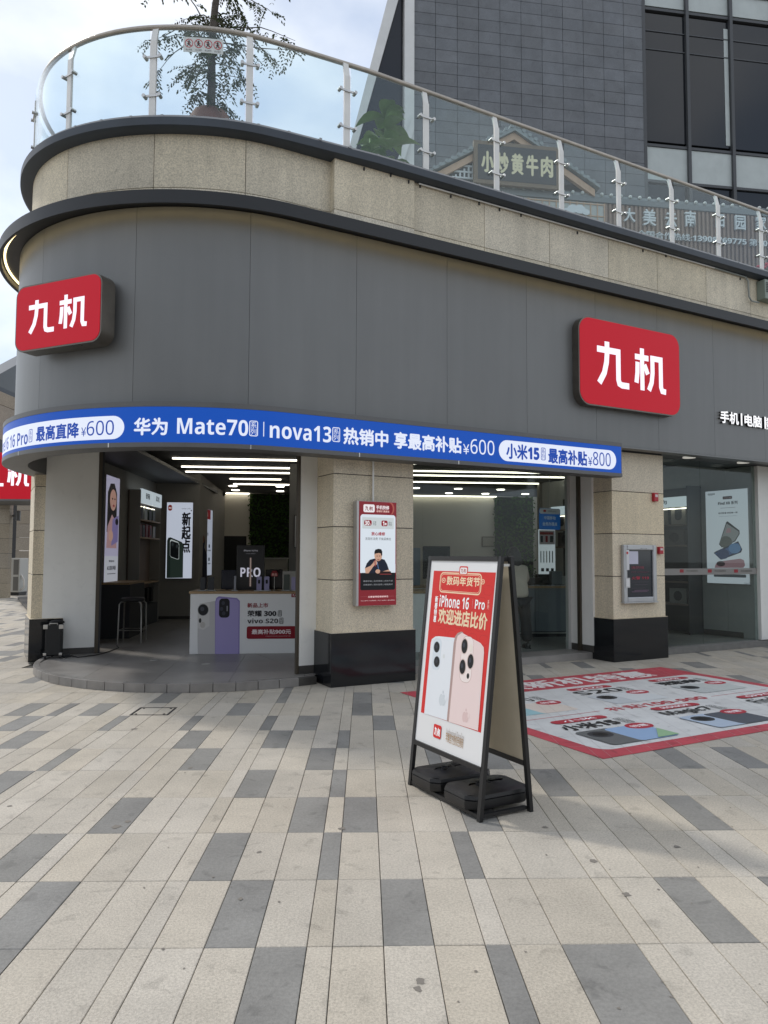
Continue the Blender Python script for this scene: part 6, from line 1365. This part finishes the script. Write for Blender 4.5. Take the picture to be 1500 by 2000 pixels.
# ================================================================== customer seen from behind at the service counter
px_ = FA.pt(3.80, 1.30, 0); per = T('person', 'person with long dark hair in a beige sweater and black trousers leaning at the counter', 'person', FW, px_.x, px_.y, FL, R(12)); per.scale = (.93, .93, .93)
def skin(name, verts, edges, rad, m, sub=2):
    me = bpy.data.meshes.new(name); me.from_pydata(verts, edges, []); o = bpy.data.objects.new(name, me); COL.objects.link(o); o.parent = per; me.materials.append(m)
    sk = o.modifiers.new('skin', 'SKIN'); sk.use_smooth_shade = True; s_ = o.modifiers.new('sub', 'SUBSURF'); s_.levels = sub; s_.render_levels = sub
    for v, r_ in zip(me.skin_vertices[0].data, rad): v.radius = r_ if isinstance(r_, tuple) else (r_, r_)
    me.skin_vertices[0].data[0].use_root = True
    dg = bpy.context.evaluated_depsgraph_get(); bpy.context.view_layer.update(); m2 = bpy.data.meshes.new_from_object(o.evaluated_get(dg)); o.modifiers.clear(); o.data = m2
    m2.polygons.foreach_set('use_smooth', [True] * len(m2.polygons)); return o
M_sw = mat('sweater_beige', (.66, .56, .47), .9, bump=.3, bscale=90, var=.08, scale=8); M_tr = mat('black_trousers', (.012, .012, .014), .8); M_hair = mat('black_hair', (.012, .009, .008), .5, bump=.5, bscale=120); M_skin = mat('skin', (.50, .30, .21), .55)
hb = MB(); hb.ell((0, .25, 1.555), .078, .095, .115, M_skin, 18, 12).tube([(0, .15, 1.36), (0, .22, 1.50)], .055, M_skin, 12)
hb.ell((-.14, .455, 1.40), .035, .03, .05, M_skin, 10, 7)
for k in range(4): hb.tube([(-.165 + k * .017, .46, 1.43), (-.165 + k * .018, .455, 1.47 + .008 * (k % 3)), (-.16 + k * .016, .44, 1.50)], .0085, M_skin, 7)
hb.tube([(-.115, .455, 1.41), (-.095, .45, 1.44), (-.09, .44, 1.46)], .009, M_skin, 7)
hb.ell((0, .345, 1.54), .014, .02, .018, M_skin, 8, 5).ell((-.08, .25, 1.55), .012, .02, .03, M_skin, 8, 5).ell((.08, .25, 1.55), .012, .02, .03, M_skin, 8, 5)
hb.build('body', per, 60)
skin('sweater', [(0, .0, .80), (0, .02, .95), (0, .06, 1.12), (0, .12, 1.28), (0, .155, 1.37), (-.15, .13, 1.31), (-.20, .24, 1.15), (-.155, .43, 1.36), (.15, .13, 1.31), (.22, .22, 1.13), (.2, .44, 1.06)], [(0, 1), (1, 2), (2, 3), (3, 4), (3, 5), (5, 6), (6, 7), (3, 8), (8, 9), (9, 10)], [(.19, .15), (.19, .15), (.175, .14), (.16, .12), .07, .085, .07, .045, .085, .07, .045], M_sw)
skin('trousers', [(0, 0, .86), (-.09, .0, .78), (-.10, .01, .45), (-.10, -.02, .09), (.09, .0, .78), (.11, -.02, .45), (.12, -.06, .09)], [(0, 1), (1, 2), (2, 3), (0, 4), (4, 5), (5, 6)], [(.165, .13), .11, .095, .10, .11, .095, .10], M_tr)
for s_, y in ((-.10, 0), (.12, -.04)):
    MB().ell((s_, y + .04, .035), .048, .13, .045, M_dark, 14, 8).ell((s_, y - .05, .05), .045, .05, .055, M_dark, 12, 8).box(s_ - .04, s_ + .04, y - .09, y + .16, 0, .018, M_blackp).build('shoe', per, 60)
hr = MB(); hr.ell((0, .215, 1.58), .10, .105, .125, M_hair, 20, 12)
rh = random.Random(2)
for k in range(46):
    a = rh.uniform(-1.25, 1.25); x = .095 * math.sin(a); y = .215 - .095 * math.cos(a)
    hr.tube([(x, y, 1.6), (x * 1.12, y - .03, 1.45), (x * 1.0 + .02, y - .055, 1.30), (x * .8 + .045, y - .03 - rh.random() * .03, rh.uniform(1.02, 1.18))], [.022, .02, .016, .004], M_hair, 6)
hr.build('hair', per, 70)
